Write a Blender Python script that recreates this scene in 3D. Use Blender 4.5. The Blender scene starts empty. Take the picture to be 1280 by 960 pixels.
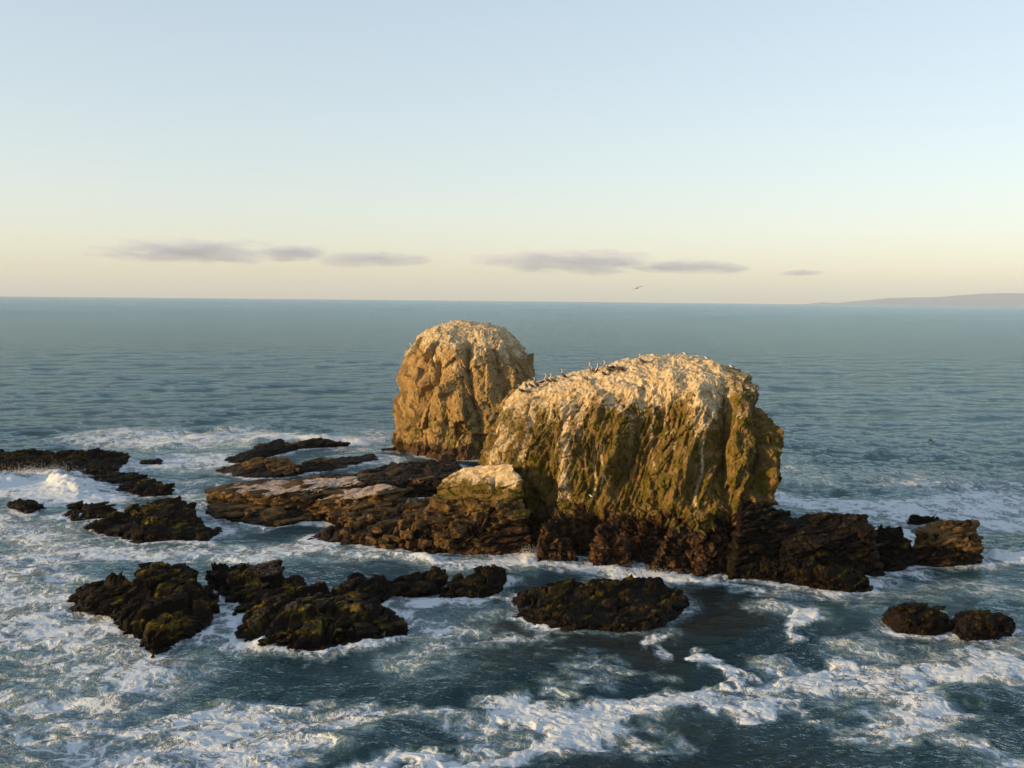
import bpy, bmesh, math, random, time
import numpy as np
from mathutils import Vector, Matrix
from mathutils.bvhtree import BVHTree

T0 = time.time()
R = math.radians
sc = bpy.context.scene
col = sc.collection

# ------------------------------------------------------------------ camera
CAM_H = 33.0
FPX = 1256.0                     # focal length in pixels of the 1280 wide photograph
PITCH, ROLL = R(4.88), R(0.577)
EARTH = 7.4e6                    # the sea curves away: refracted earth radius
cam_d = bpy.data.cameras.new('camera')
cam_d.sensor_width = 36.0
cam_d.lens = 36.0 * FPX / 1280.0
cam_d.clip_start = 0.5
cam_d.clip_end = 150000.0
cam = bpy.data.objects.new('camera', cam_d)
col.objects.link(cam)
CAM_M = Matrix.Rotation(R(90) - PITCH, 3, 'X') @ Matrix.Rotation(ROLL, 3, 'Z')
cam.matrix_world = Matrix.Translation((0, 0, CAM_H)) @ CAM_M.to_4x4()
sc.camera = cam

# ------------------------------------------------------------------ sky, sun, exposure
SUN_EL = R(7.5)
SUN_H = Vector((-0.93, -0.37)).normalized()          # horizontal direction towards the sun
SUN = Vector((SUN_H.x * math.cos(SUN_EL), SUN_H.y * math.cos(SUN_EL), math.sin(SUN_EL)))
world = bpy.data.worlds.new('World')
sc.world = world
world.use_nodes = True
wn = world.node_tree
wn.nodes.clear()
w_out = wn.nodes.new('ShaderNodeOutputWorld')
w_bg = wn.nodes.new('ShaderNodeBackground')
w_sky = wn.nodes.new('ShaderNodeTexSky')
w_sky.sky_type = 'NISHITA'
w_sky.sun_disc = False
w_sky.sun_elevation = SUN_EL
w_sky.sun_rotation = math.atan2(SUN.x, SUN.y)
w_sky.altitude = 30
w_sky.air_density = 1.0
w_sky.dust_density = 1.0
w_sky.ozone_density = 1.8
w_bg.inputs['Strength'].default_value = 0.15
# the photograph's soft late sky: the same Nishita sky with its contrast eased, everywhere alike
w_mul = wn.nodes.new('ShaderNodeVectorMath'); w_mul.operation = 'SCALE'; w_mul.inputs['Scale'].default_value = 0.15
w_gam = wn.nodes.new('ShaderNodeGamma'); w_gam.inputs['Gamma'].default_value = 0.5
w_sc = wn.nodes.new('ShaderNodeVectorMath'); w_sc.operation = 'SCALE'; w_sc.inputs['Scale'].default_value = 0.95 / 0.15
w_tint = wn.nodes.new('ShaderNodeVectorMath'); w_tint.operation = 'MULTIPLY'; w_tint.inputs[1].default_value = (1.045, 1.003, 1.0)
wn.links.new(w_sky.outputs['Color'], w_mul.inputs[0]); wn.links.new(w_mul.outputs[0], w_gam.inputs['Color'])
wn.links.new(w_gam.outputs[0], w_sc.inputs[0]); wn.links.new(w_sc.outputs[0], w_tint.inputs[0]); wn.links.new(w_tint.outputs[0], w_bg.inputs['Color'])
wn.links.new(w_bg.outputs['Background'], w_out.inputs['Surface'])

sun_d = bpy.data.lights.new('sun', 'SUN')
sun_d.energy = 5.0
sun_d.angle = R(0.6)
sun_d.color = (1.0, 0.66, 0.27)
sun = bpy.data.objects.new('sun', sun_d)
col.objects.link(sun)
sun.rotation_euler = SUN.to_track_quat('Z', 'Y').to_euler()

vs = sc.view_settings
vs.view_transform = 'Standard'
vs.look = 'None'
vs.gamma = 1.0
vs.use_curve_mapping = False
vs.exposure = 0.5
sc.cycles.use_denoising = True
sc.cycles.max_bounces = 6
sc.cycles.sample_clamp_direct = 6.0
sc.cycles.sample_clamp_indirect = 4.0
sc.cycles.volume_bounces = 1
sc.cycles.transparent_max_bounces = 8
sc.cycles.caustics_reflective = False
sc.cycles.caustics_refractive = False

# ------------------------------------------------------------------ surveying helpers
MI = np.array(CAM_M)
def ray(px, py):
    d = MI @ np.array([(px - 640.0) / FPX, -(py - 480.0) / FPX, -1.0])
    return d
def at_z(px, py, z=0.0):
    """ground survey: the point of elevation z seen in that direction"""
    d = ray(px, py)
    t = (z - CAM_H) / d[2]
    return np.array([d[0] * t, d[1] * t, z])
def at_y(px, py, y):
    d = ray(px, py)
    t = y / d[1]
    return np.array([d[0] * t, y, CAM_H + d[2] * t])

# ------------------------------------------------------------------ noise (numpy)
def _h(ix, iy, iz, seed):
    h = (ix.astype(np.uint32) * np.uint32(374761393) + iy.astype(np.uint32) * np.uint32(668265263)
         + iz.astype(np.uint32) * np.uint32(2147483647) + np.uint32((seed * 974634777 + 12345) & 0xffffffff))
    h = (h ^ (h >> np.uint32(13))) * np.uint32(1274126177)
    h = (h ^ (h >> np.uint32(15))) * np.uint32(2246822519)
    return h ^ (h >> np.uint32(16))
def hash01(ix, iy, iz, seed=0):
    return (_h(ix.astype(np.int64), iy.astype(np.int64), iz.astype(np.int64), seed) & np.uint32(0xffffff)).astype(np.float32) / float(0xffffff)
GR = np.random.RandomState(5).normal(size=(256, 3)).astype(np.float32)
GR /= np.linalg.norm(GR, axis=1)[:, None]
def noise(x, y, z, seed=0):
    x = np.asarray(x, np.float64); y = np.asarray(y, np.float64); z = np.asarray(z, np.float64)
    x, y, z = np.broadcast_arrays(x, y, z)
    ix = np.floor(x); iy = np.floor(y); iz = np.floor(z)
    fx = (x - ix).astype(np.float32); fy = (y - iy).astype(np.float32); fz = (z - iz).astype(np.float32)
    ix = ix.astype(np.int64); iy = iy.astype(np.int64); iz = iz.astype(np.int64)
    u = fx * fx * fx * (fx * (fx * 6 - 15) + 10); v = fy * fy * fy * (fy * (fy * 6 - 15) + 10); w = fz * fz * fz * (fz * (fz * 6 - 15) + 10)
    def g(a, b, c):
        G = GR[_h(ix + a, iy + b, iz + c, seed) & np.uint32(255)]
        return G[..., 0] * (fx - a) + G[..., 1] * (fy - b) + G[..., 2] * (fz - c)
    x00 = g(0, 0, 0) * (1 - u) + g(1, 0, 0) * u
    x10 = g(0, 1, 0) * (1 - u) + g(1, 1, 0) * u
    x01 = g(0, 0, 1) * (1 - u) + g(1, 0, 1) * u
    x11 = g(0, 1, 1) * (1 - u) + g(1, 1, 1) * u
    return ((x00 * (1 - v) + x10 * v) * (1 - w) + (x01 * (1 - v) + x11 * v) * w) * 1.6
def fbm(x, y, z, seed=0, octs=4, gain=0.5, lac=2.03):
    s = 0; a = 1.0
    for o in range(octs):
        s = s + a * noise(x, y, z, seed + o * 7)
        x = x * lac + 3.1; y = y * lac + 1.7; z = z * lac + 5.3; a *= gain
    return s
def ridged(x, y, z, seed=0, octs=3, gain=0.5):
    s = 0; a = 1.0
    for o in range(octs):
        s = s + a * (1 - 2.2 * np.abs(noise(x, y, z, seed + o * 7)))
        x = x * 2.1 + 3.1; y = y * 2.1 + 1.7; z = z * 2.1 + 5.3; a *= gain
    return s
def worley(x, y, z, seed=0):
    """cell random value, F2-F1"""
    ix = np.floor(x).astype(np.int64); iy = np.floor(y).astype(np.int64); iz = np.floor(z).astype(np.int64)
    f1 = np.full(x.shape, 9.0, np.float32); f2 = f1.copy(); cid = np.zeros(x.shape, np.float32)
    for a in (-1, 0, 1):
        for b in (-1, 0, 1):
            for c in (-1, 0, 1):
                jx, jy, jz = ix + a, iy + b, iz + c
                dx = jx + hash01(jx, jy, jz, seed + 1) - x; dy = jy + hash01(jx, jy, jz, seed + 2) - y; dz = jz + hash01(jx, jy, jz, seed + 3) - z
                d = np.sqrt(dx * dx + dy * dy + dz * dz).astype(np.float32)
                r = hash01(jx, jy, jz, seed + 4)
                near = d < f1
                f2 = np.where(near, f1, np.minimum(f2, d))
                cid = np.where(near, r, cid)
                f1 = np.where(near, d, f1)
    return cid, f2 - f1
def facets(V, size, seed, aniso=(1, 1, 1)):
    """broken rock planes: every cell is a little plane with its own tilt"""
    q = V / (size * np.array(aniso)); x, y, z = q.T
    ix = np.floor(x).astype(np.int64); iy = np.floor(y).astype(np.int64); iz = np.floor(z).astype(np.int64)
    f1 = np.full(x.shape, 9.0); f2 = f1.copy(); tilt = np.zeros(x.shape)
    for a in (-1, 0, 1):
        for b in (-1, 0, 1):
            for c in (-1, 0, 1):
                jx, jy, jz = ix + a, iy + b, iz + c
                dx = x - jx - hash01(jx, jy, jz, seed + 1); dy = y - jy - hash01(jx, jy, jz, seed + 2); dz = z - jz - hash01(jx, jy, jz, seed + 3)
                d = np.sqrt(dx * dx + dy * dy + dz * dz)
                G = GR[_h(jx, jy, jz, seed + 5) & np.uint32(255)]
                near = d < f1
                f2 = np.where(near, f1, np.minimum(f2, d)); f1 = np.where(near, d, f1)
                tilt = np.where(near, G[:, 0] * dx + G[:, 1] * dy + G[:, 2] * dz + .55 * (hash01(jx, jy, jz, seed + 6) - .5), tilt)
    return tilt * size, (f2 - f1) * size
def sstep(a, b, x):
    t = np.clip((x - a) / (b - a), 0, 1)
    return t * t * (3 - 2 * t)

# ------------------------------------------------------------------ materials
def new_mat(name):
    m = bpy.data.materials.new(name)
    m.use_nodes = True
    nt = m.node_tree
    nt.nodes.clear()
    return m, nt
class NB:
    """tiny node builder"""
    def __init__(s, nt): s.nt = nt
    def n(s, t, **kw):
        nd = s.nt.nodes.new(t)
        for k, v in kw.items(): setattr(nd, k, v)
        return nd
    def link(s, a, b): s.nt.links.new(a, b)
    def setin(s, nd, k, v):
        if hasattr(v, 'is_linked') or isinstance(v, bpy.types.NodeSocket): s.link(v, nd.inputs[k])
        else: nd.inputs[k].default_value = v
    def math(s, op, a, b=0.0, c=None, clamp=False):
        nd = s.n('ShaderNodeMath', operation=op, use_clamp=clamp)
        s.setin(nd, 0, a); s.setin(nd, 1, b)
        if c is not None: s.setin(nd, 2, c)
        return nd.outputs[0]
    def mix(s, f, a, b):
        nd = s.n('ShaderNodeMix', data_type='RGBA')
        s.setin(nd, 0, f); s.setin(nd, 6, a); s.setin(nd, 7, b)
        return nd.outputs[2]
    def attr(s, name):
        return s.n('ShaderNodeAttribute', attribute_name=name).outputs['Fac']
    def noise(s, vec, scale, detail=4, rough=0.55, dist=0.0):
        nd = s.n('ShaderNodeTexNoise')
        s.link(vec, nd.inputs['Vector']); nd.inputs['Scale'].default_value = scale
        nd.inputs['Detail'].default_value = detail; nd.inputs['Roughness'].default_value = rough; nd.inputs['Distortion'].default_value = dist
        return nd.outputs['Fac']
    def scale(s, vec, xyz):
        nd = s.n('ShaderNodeMapping'); s.link(vec, nd.inputs['Vector']); nd.inputs['Scale'].default_value = xyz
        return nd.outputs['Vector']
    def ramp(s, f, a, b):
        nd = s.n('ShaderNodeMapRange', interpolation_type='SMOOTHSTEP')
        s.setin(nd, 'Value', f); s.setin(nd, 'From Min', a); s.setin(nd, 'From Max', b)
        return nd.outputs['Result']
def C(r, g, b): return (r, g, b, 1.0)

def rock_material(name, base1, base2, algae_c, guano_c, wet_c, bump=0.6, warm=None):
    m, nt = new_mat(name); b = NB(nt)
    pos = b.n('ShaderNodeNewGeometry').outputs['Position']
    big = b.ramp(b.noise(pos, 0.45, 5, 0.6), 0.35, 0.65)
    fine = b.noise(pos, 4.0, 5, 0.65)
    base = b.mix(big, base1, base2)
    base = b.mix(b.ramp(fine, 0.3, 0.75), b.mix(0.55, base, C(base1[0] * .35, base1[1] * .33, base1[2] * .3)), base)
    al = b.math('MULTIPLY', b.attr('algae'), b.ramp(b.noise(pos, .9, 5, 0.65), 0.38, 0.62))
    alc = b.mix(b.ramp(b.noise(pos, 2.5, 4), 0.35, 0.65), C(algae_c[0] * .5, algae_c[1] * .55, algae_c[2] * .6), algae_c)
    base = b.mix(al, base, alc)
    gn = b.noise(pos, 3.0, 6, 0.7)
    ga = b.attr('guano')
    gmask = b.math('MULTIPLY', b.ramp(b.math('ADD', ga, b.math('MULTIPLY', b.math('SUBTRACT', gn, 0.5), 1.7)), 0.25, 0.95), .9)
    gcol = b.mix(b.ramp(b.noise(pos, 1.1, 5), 0.3, 0.7), C(guano_c[0] * .62, guano_c[1] * .55, guano_c[2] * .45), guano_c)
    base = b.mix(gmask, base, gcol)
    wet = b.attr('wet')
    wetc = b.mix(b.ramp(b.noise(pos, 1.3, 5, 0.7), 0.45, 0.68), wet_c, warm or C(wet_c[0] * 2.2, wet_c[1] * 1.9, wet_c[2] * 1.2))
    base = b.mix(b.ramp(b.math('ADD', wet, b.math('MULTIPLY', b.math('SUBTRACT', fine, 0.5), 0.8)), 0.3, 0.7), base, wetc)
    p = b.n('ShaderNodeBsdfPrincipled')
    b.link(base, p.inputs['Base Color'])
    b.link(b.math('SUBTRACT', 0.92, b.math('MULTIPLY', wet, 0.4)), p.inputs['Roughness'])
    p.inputs['Specular IOR Level'].default_value = 0.10
    bp = b.n('ShaderNodeBump'); bp.inputs['Strength'].default_value = bump; bp.inputs['Distance'].default_value = 0.25
    b.link(b.math('ADD', b.noise(pos, 3.2, 6, 0.7), b.math('MULTIPLY', b.noise(pos, 11.0, 3, 0.6), 0.35)), bp.inputs['Height'])
    b.link(bp.outputs['Normal'], p.inputs['Normal'])
    b.link(p.outputs['BSDF'], b.n('ShaderNodeOutputMaterial').inputs['Surface'])
    return m

def plain_material(name, c, rough=0.7, var=0.25, scale=6.0):
    m, nt = new_mat(name); b = NB(nt)
    pos = b.n('ShaderNodeTexCoord').outputs['Object']
    p = b.n('ShaderNodeBsdfPrincipled')
    b.link(b.mix(b.ramp(b.noise(pos, scale, 4), 0.3, 0.7), C(c[0] * (1 - var), c[1] * (1 - var), c[2] * (1 - var)), C(*c)), p.inputs['Base Color'])
    p.inputs['Roughness'].default_value = rough
    b.link(p.outputs['BSDF'], b.n('ShaderNodeOutputMaterial').inputs['Surface'])
    return m

M_STACK = rock_material('stack_rock', C(.23, .145, .055), C(.12, .08, .028), C(.095, .076, .006), C(.66, .54, .36), C(.014, .009, .006), warm=C(.13, .062, .022))
M_FAR = rock_material('far_stack_rock', C(.40, .265, .11), C(.27, .175, .07), C(.13, .105, .018), C(.62, .51, .34), C(.06, .036, .018))
M_LEDGE = rock_material('ledge_rock', C(.20, .118, .044), C(.035, .021, .012), C(.08, .058, .006), C(.46, .38, .34), C(.009, .006, .004), warm=C(.06, .032, .012))
M_REEF = rock_material('reef_rock', C(.013, .008, .005), C(.006, .0042, .003), C(.16, .108, .006), C(.22, .21, .21), C(.008, .0055, .0035), bump=0.6)
def tag(o, label=None, cat=None, group=None, kind=None):
    if label: o['label'] = label
    if cat: o['category'] = cat
    if group: o['group'] = group
    if kind: o['kind'] = kind
    return o

# ------------------------------------------------------------------ rock building
def mesh_from(name, V, F, mat=None, smooth=False):
    me = bpy.data.meshes.new(name)
    me.from_pydata([tuple(v) for v in V], [], [tuple(f) for f in F])
    if mat: me.materials.append(mat)
    if smooth: me.shade_smooth()
    me.update()
    return me
def link(name, me, parent=None):
    o = bpy.data.objects.new(name, me)
    col.objects.link(o)
    if parent: o.parent = parent
    return o
def hull_bm(bm, pts):
    vs_ = [bm.verts.new(p) for p in pts]
    r = bmesh.ops.convex_hull(bm, input=vs_)
    junk = [g for g in r['geom_interior'] if isinstance(g, bmesh.types.BMVert)]
    junk += [g for g in r['geom_unused'] if isinstance(g, bmesh.types.BMVert)]
    if junk: bmesh.ops.delete(bm, geom=list(set(junk)), context='VERTS')
def remesh(bm, voxel):
    me = bpy.data.meshes.new('tmp'); bm.to_mesh(me); bm.free()
    o = bpy.data.objects.new('tmp', me); col.objects.link(o)
    md = o.modifiers.new('r', 'REMESH'); md.mode = 'VOXEL'; md.voxel_size = voxel
    dg = bpy.context.evaluated_depsgraph_get()
    out = bpy.data.meshes.new_from_object(o.evaluated_get(dg), depsgraph=dg)
    bpy.data.objects.remove(o); bpy.data.meshes.remove(me)
    return out
def get_vn(me):
    n = len(me.vertices)
    V = np.empty(n * 3, np.float32); me.vertices.foreach_get('co', V)
    N = np.empty(n * 3, np.float32); me.vertex_normals.foreach_get('vector', N)
    return V.reshape(-1, 3).astype(np.float64), N.reshape(-1, 3).astype(np.float64)
def set_v(me, V):
    me.vertices.foreach_set('co', V.astype(np.float32).ravel()); me.update()
def set_attr(me, name, a):
    at = me.attributes.get(name) or me.attributes.new(name, 'FLOAT', 'POINT')
    at.data.foreach_set('value', np.clip(a, 0, 1).astype(np.float32))
def smooth_normals(me, V, N, it=6):
    """normals averaged over the neighbourhood: the large shape's own direction"""
    ne = len(me.edges); E = np.empty(ne * 2, np.int32); me.edges.foreach_get('vertices', E); E = E.reshape(-1, 2)
    for _ in range(it):
        S = N.copy()
        for k in range(3):
            S[:, k] += np.bincount(E[:, 0], N[E[:, 1], k], len(N)) + np.bincount(E[:, 1], N[E[:, 0], k], len(N))
        N = S / (np.linalg.norm(S, axis=1)[:, None] + 1e-9)
    return N

BED = np.array([-0.17, 0.13, 1.0]); BED /= np.linalg.norm(BED)       # bedding normal: the layers dip to the left and back, their scarps face right and front
STRIKE = np.array([.6, .8, 0.])
def bedded(V, N, seed, thick=0.7, amp=0.3, block=1.8, bamp=0.35, rough=0.12, lowf=0.5, bed=BED, warp=0.5, facet=.22):
    """layered, jointed rock: low swell, block joints, protruding beds, fine roughness"""
    x, y, z = V.T
    q = V + 0.35 * warp * np.stack([noise(x * .3, y * .3, z * .3, seed + 40), noise(x * .3, y * .3, z * .3, seed + 41), noise(x * .3, y * .3, z * .3, seed + 42)], 1)
    bc = (q @ bed) / thick + 0.9 * warp * fbm(x * .12, y * .12, z * .12, seed + 3, 3)
    cell = np.floor(bc); fr = bc - cell
    lay = noise(x * .25 + cell * 13.7, y * .25 + cell * 7.1, cell * 3.3, seed + 5) * 1.3
    groove = -np.exp(-((np.minimum(fr, 1 - fr)) / 0.10) ** 2)
    Hn = N - (N @ bed)[:, None] * bed                       # across the beds
    d = amp * (lay + 0.55 * groove)
    su = q @ STRIKE; sv = q[:, 0] * .8 - q[:, 1] * .6
    cid, gap = worley(su / (block * 1.9), sv / block, bc * thick / (block * .38), seed + 11)
    jb = bamp * ((cid - .5) * 2 - 0.9 * np.exp(-(gap / 0.09) ** 2))
    low = lowf * fbm(x * .16, y * .16, z * .16, seed + 20, 3)
    fine = rough * fbm(x * 1.1, y * 1.1, z * 1.1, seed + 30, 5, 0.6)
    ft, fg = facets(np.stack([su, sv, z], 1), block * .8, seed + 50, (1.8, 1, .45)); 
    b2 = (q @ bed) / (thick * .37) + .6 * warp * noise(x * .3, y * .3, z * .3, seed + 4); c2 = np.floor(b2); f2_ = b2 - c2
    d = d + .30 * amp * (noise(x * .5 + c2 * 5.7, y * .5 + c2 * 9.1, c2 * 2.3, seed + 6) * 1.4 - .5 * np.exp(-((np.minimum(f2_, 1 - f2_)) / 0.14) ** 2))
    side = np.linalg.norm(Hn, axis=1)
    tot = jb * (.15 + .85 * side) + low
    return V + Hn * (d - np.mean(d))[:, None] + N * (tot - np.mean(tot) + fine + facet * (.25 + .75 * side) * (ft - .4 * np.exp(-(fg / .10) ** 2)))[:, None]

WATERLINE = []                     # samples of every rock's edge at the water, for the surf
def finish_rock(me, name, mat, parent=None):
    V, N = get_vn(me)
    k = np.abs(V[:, 2]) < 0.35
    WATERLINE.append(V[k][:, :2])
    me.materials.clear(); me.materials.append(mat)
    me.name = name
    return link(name, me, parent)
def pts_px(seq, skirt=True, out=0.25):
    """(px, py, z) observations -> points; every point also sends a foot down below the water"""
    P = [at_z(a, b, c) for a, b, c in seq]
    ctr = np.mean(P, axis=0)
    o = []
    for p in P:
        o.append(tuple(p))
        if skirt:
            v = p[:2] - ctr[:2]; L = np.linalg.norm(v) + 1e-6
            f = p[:2] + v / L * out * max(p[2], 0)
            o.append((f[0], f[1], -2.0))
    return o

def rock(name, hulls, mat, voxel, seed, style='bed', parent=None, guano=0.0, algae=0.5, wetz=1.5, kelp=0.0, out=0.25, mesa=0.0, crack=0.0, **kw):
    bm = bmesh.new()
    for h in hulls:
        pts = pts_px(h, out=out)
        if mesa:                                   # steep weed-hung sides under a flat top
            P = np.array([at_z(*p) for p in h]); ctr = P.mean(0); zt = P[:, 2].max()
            for p in P:
                if p[2] < .35 * zt:
                    v = ctr[:2] - p[:2]; L = np.linalg.norm(v); q = p[:2] + v * min(.12, .7 / L)
                    pts.append((q[0], q[1], mesa * zt))
        hull_bm(bm, pts)
    me = remesh(bm, voxel)
    V, N = get_vn(me)
    N = smooth_normals(me, V, N, 4)
    V2 = bedded(V, N, seed, **kw)
    if crack > 0:                                  # broken into tilted blocks with clefts between
        x, y, z = V2.T; wx = x + .6 * noise(x * .4, y * .4, 0 * x, seed + 80); wy = y + .6 * noise(x * .4, y * .4, 0 * x, seed + 81)
        su = wx * .6 + wy * .8; sv = wx * .8 - wy * .6
        cid, gap = worley(su / 5.0, sv / 2.6, 0 * x + .5, seed + 82); cid2, gap2 = worley(su / 2.0, sv / 1.3, 0 * x + .5, seed + 83)
        fall = (sv / 2.6) % 1.0
        dz = crack * (1.5 * (cid - .5) - 1.5 * np.exp(-(gap / .085) ** 2) + .55 * (cid2 - .5) - .45 * np.exp(-(gap2 / .08) ** 2))
        V2[:, 2] += dz * sstep(.0, .5, N[:, 2]) * sstep(0, .8, z)
    if kelp > 0:
        x, y, z = V2.T
        lump = ridged(x * .7, y * .7, z * .4, seed + 60, 3, 0.5) * .25 + fbm(x * 3.6, y * 3.6, z * .9, seed + 61, 3, .6) * .5
        V2 = V2 + N * (kelp * lump)[:, None]
    set_v(me, V2)
    V, N2 = get_vn(me)
    x, y, z = V.T
    up = N2[:, 2]
    nz = fbm(x * .35, y * .35, z * .35, seed + 70, 4)
    ztop = np.percentile(z, 97)
    set_attr(me, 'wet', 1 - sstep(wetz * .5, wetz * 1.4, z + nz * wetz * .6))
    set_attr(me, 'algae', algae * sstep(.55, 1.05, up * .8 + 1.0 * nz))
    set_attr(me, 'guano', guano * sstep(.55, .9, up + .25 * nz) * sstep(.35, .75, z / max(ztop, .1) + .2 * nz))
    return finish_rock(me, name, mat, parent)

# ---- sea stacks: stacked cross-sections following the left and right outlines
def stack_mesh(left, right, yl, yr, front, back, shear, expo, voxel, extra=()):
    L = sorted([(at_y(a, b, yl)[2], at_y(a, b, yl)[0]) for a, b in left]); Rr = sorted([(at_y(a, b, yr)[2], at_y(a, b, yr)[0]) for a, b in right])
    ztop = min(L[-1][0], Rr[-1][0])
    zs = np.concatenate([[-2.5], np.linspace(0, ztop * .8, 26), ztop - (ztop * .2) * (1 - np.linspace(0.04, 1, 14)) ** 1.6])
    xl = np.interp(zs, *zip(*L)); xr = np.interp(zs, *zip(*Rr))
    yf = np.interp(zs, *zip(*front)); yb = np.interp(zs, *zip(*back))
    xc0 = (xl[1] + xr[1]) / 2
    bm = bmesh.new(); rings = []; nseg = 72
    for z, a, b_, f, k in zip(zs, xl, xr, yf, yb):
        cx, cy, hx, hy = (a + b_) / 2, (f + k) / 2, max((b_ - a) / 2, .3), max((k - f) / 2, .3)
        ring = []
        for i in range(nseg):
            t = 2 * math.pi * i / nseg; c, s = math.cos(t), math.sin(t)
            ux = math.copysign(abs(c) ** (2 / expo), c); uy = math.copysign(abs(s) ** (2 / expo), s)
            X = cx + hx * ux; Y = cy + hy * uy - shear * (X - xc0)
            ring.append(bm.verts.new((X, Y, z)))
        rings.append(ring)
    for r0, r1 in zip(rings, rings[1:]):
        for i in range(nseg):
            bm.faces.new((r0[i], r0[(i + 1) % nseg], r1[(i + 1) % nseg], r1[i]))
    bm.faces.new(rings[-1]); bm.faces.new(list(reversed(rings[0])))
    for h in extra: hull_bm(bm, pts_px(h))
    return remesh(bm, voxel)

def px_field(V, pts, w, sharp=False):
    """soft ribbon along a line surveyed on a rock face; w in metres"""
    q = (V - np.array([0, 0, CAM_H])) @ MI
    u = q[:, 0] / -q[:, 2] * FPX + 640; v = -q[:, 1] / -q[:, 2] * FPX + 480
    best = np.full(len(V), 1e9)
    for (ax, ay), (bx, by) in zip(pts, pts[1:]):
        dx, dy = bx - ax, by - ay; t = np.clip(((u - ax) * dx + (v - ay) * dy) / (dx * dx + dy * dy), 0, 1)
        best = np.minimum(best, (u - ax - t * dx) ** 2 + (v - ay - t * dy) ** 2)
    m = np.sqrt(best) * -q[:, 2] / FPX
    return np.exp(-(m / w) ** 2) if not sharp else np.exp(-np.abs(m) / (w * .8))
NEAR_FACE = [  # gullies (-) and ribs (+) of the face: line, half-width m, depth m
    ([(690, 520), (684, 560), (680, 605)], 1.7, -1.5), ([(708, 520), (705, 560), (703, 615)], 1.0, .8), ([(742, 545), (742, 620)], .8, -1.1), ([(748, 500), (740, 545)], 1.0, .6),
    ([(770, 500), (790, 515)], 1.3, -1.2), ([(786, 512), (770, 560), (756, 614)], .8, .8), ([(800, 530), (786, 600)], .8, -.8), ([(830, 510), (815, 560), (800, 615)], .7, -.8), ([(872, 495), (860, 565), (842, 630)], 1.0, .9), ([(850, 520), (836, 590)], .7, -.9),
    ([(886, 515), (882, 620)], 1.2, .9), ([(908, 480), (906, 560), (903, 615)], 1.3, -2.0), ([(930, 500), (930, 610)], 1.2, .5), ([(949, 505), (949, 612)], .8, -1.4), ([(655, 590), (662, 640), (660, 690)], 1.3, -1.6), ([(640, 520), (630, 560)], .9, .4), ([(668, 505), (655, 560)], .8, -.5),
    ([(700, 648), (725, 640)], 1.6, .9), ([(735, 650), (738, 695)], .9, -1.3), ([(790, 655), (800, 700)], .9, -1.2), ([(850, 650), (860, 710)], 1.0, -1.3), ([(770, 645), (850, 640), (900, 640)], 1.0, .8)]
FAR_FACE = [
    ([(586, 425), (584, 460), (590, 490), (600, 530), (602, 555)], .9, -2.2), ([(548, 450), (542, 480), (522, 505), (513, 540), (511, 572)], 1.0, -2.4), ([(530, 440), (532, 480)], 1.0, -.9), ([(524, 545), (528, 568)], 1.6, -2.0),
    ([(552, 480), (545, 530)], 2.0, .9), ([(570, 470), (576, 520)], 2.2, .8), ([(560, 520), (553, 560)], 1.0, -1.0), ([(505, 475), (522, 480)], 1.2, 1.0), ([(500, 560), (503, 520)], 1.4, .6), ([(610, 470), (640, 500)], 1.2, -.7), ([(625, 440), (628, 470)], 1.5, -1.2), ([(575, 545), (640, 540)], 1.2, -.6), ([(600, 560), (604, 575)], 1.5, -1.5)]
STREAKS = [([(706, 495), (707, 540), (703, 618)], 1.0, .95), ([(655, 490), (640, 520), (622, 575)], 1.5, 1.0), ([(672, 495), (660, 540), (652, 575)], .7, .8), ([(742, 540), (742, 618)], .28, .9), ([(753, 555), (752, 615)], .2, .8), ([(879, 545), (876, 575), (868, 632)], .3, .9),
    ([(872, 475), (872, 545)], .5, .8), ([(815, 500), (816, 585)], .25, .7), ([(795, 490), (788, 555)], .6, .55), ([(925, 515), (934, 560), (928, 600)], .7, .8), ([(850, 490), (842, 560)], .4, .6), ([(835, 480), (828, 530)], .5, .7), ([(725, 480), (722, 540)], .7, .7), ([(895, 490), (900, 530)], .5, .6), ([(690, 490), (690, 520)], .8, .7)]
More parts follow.
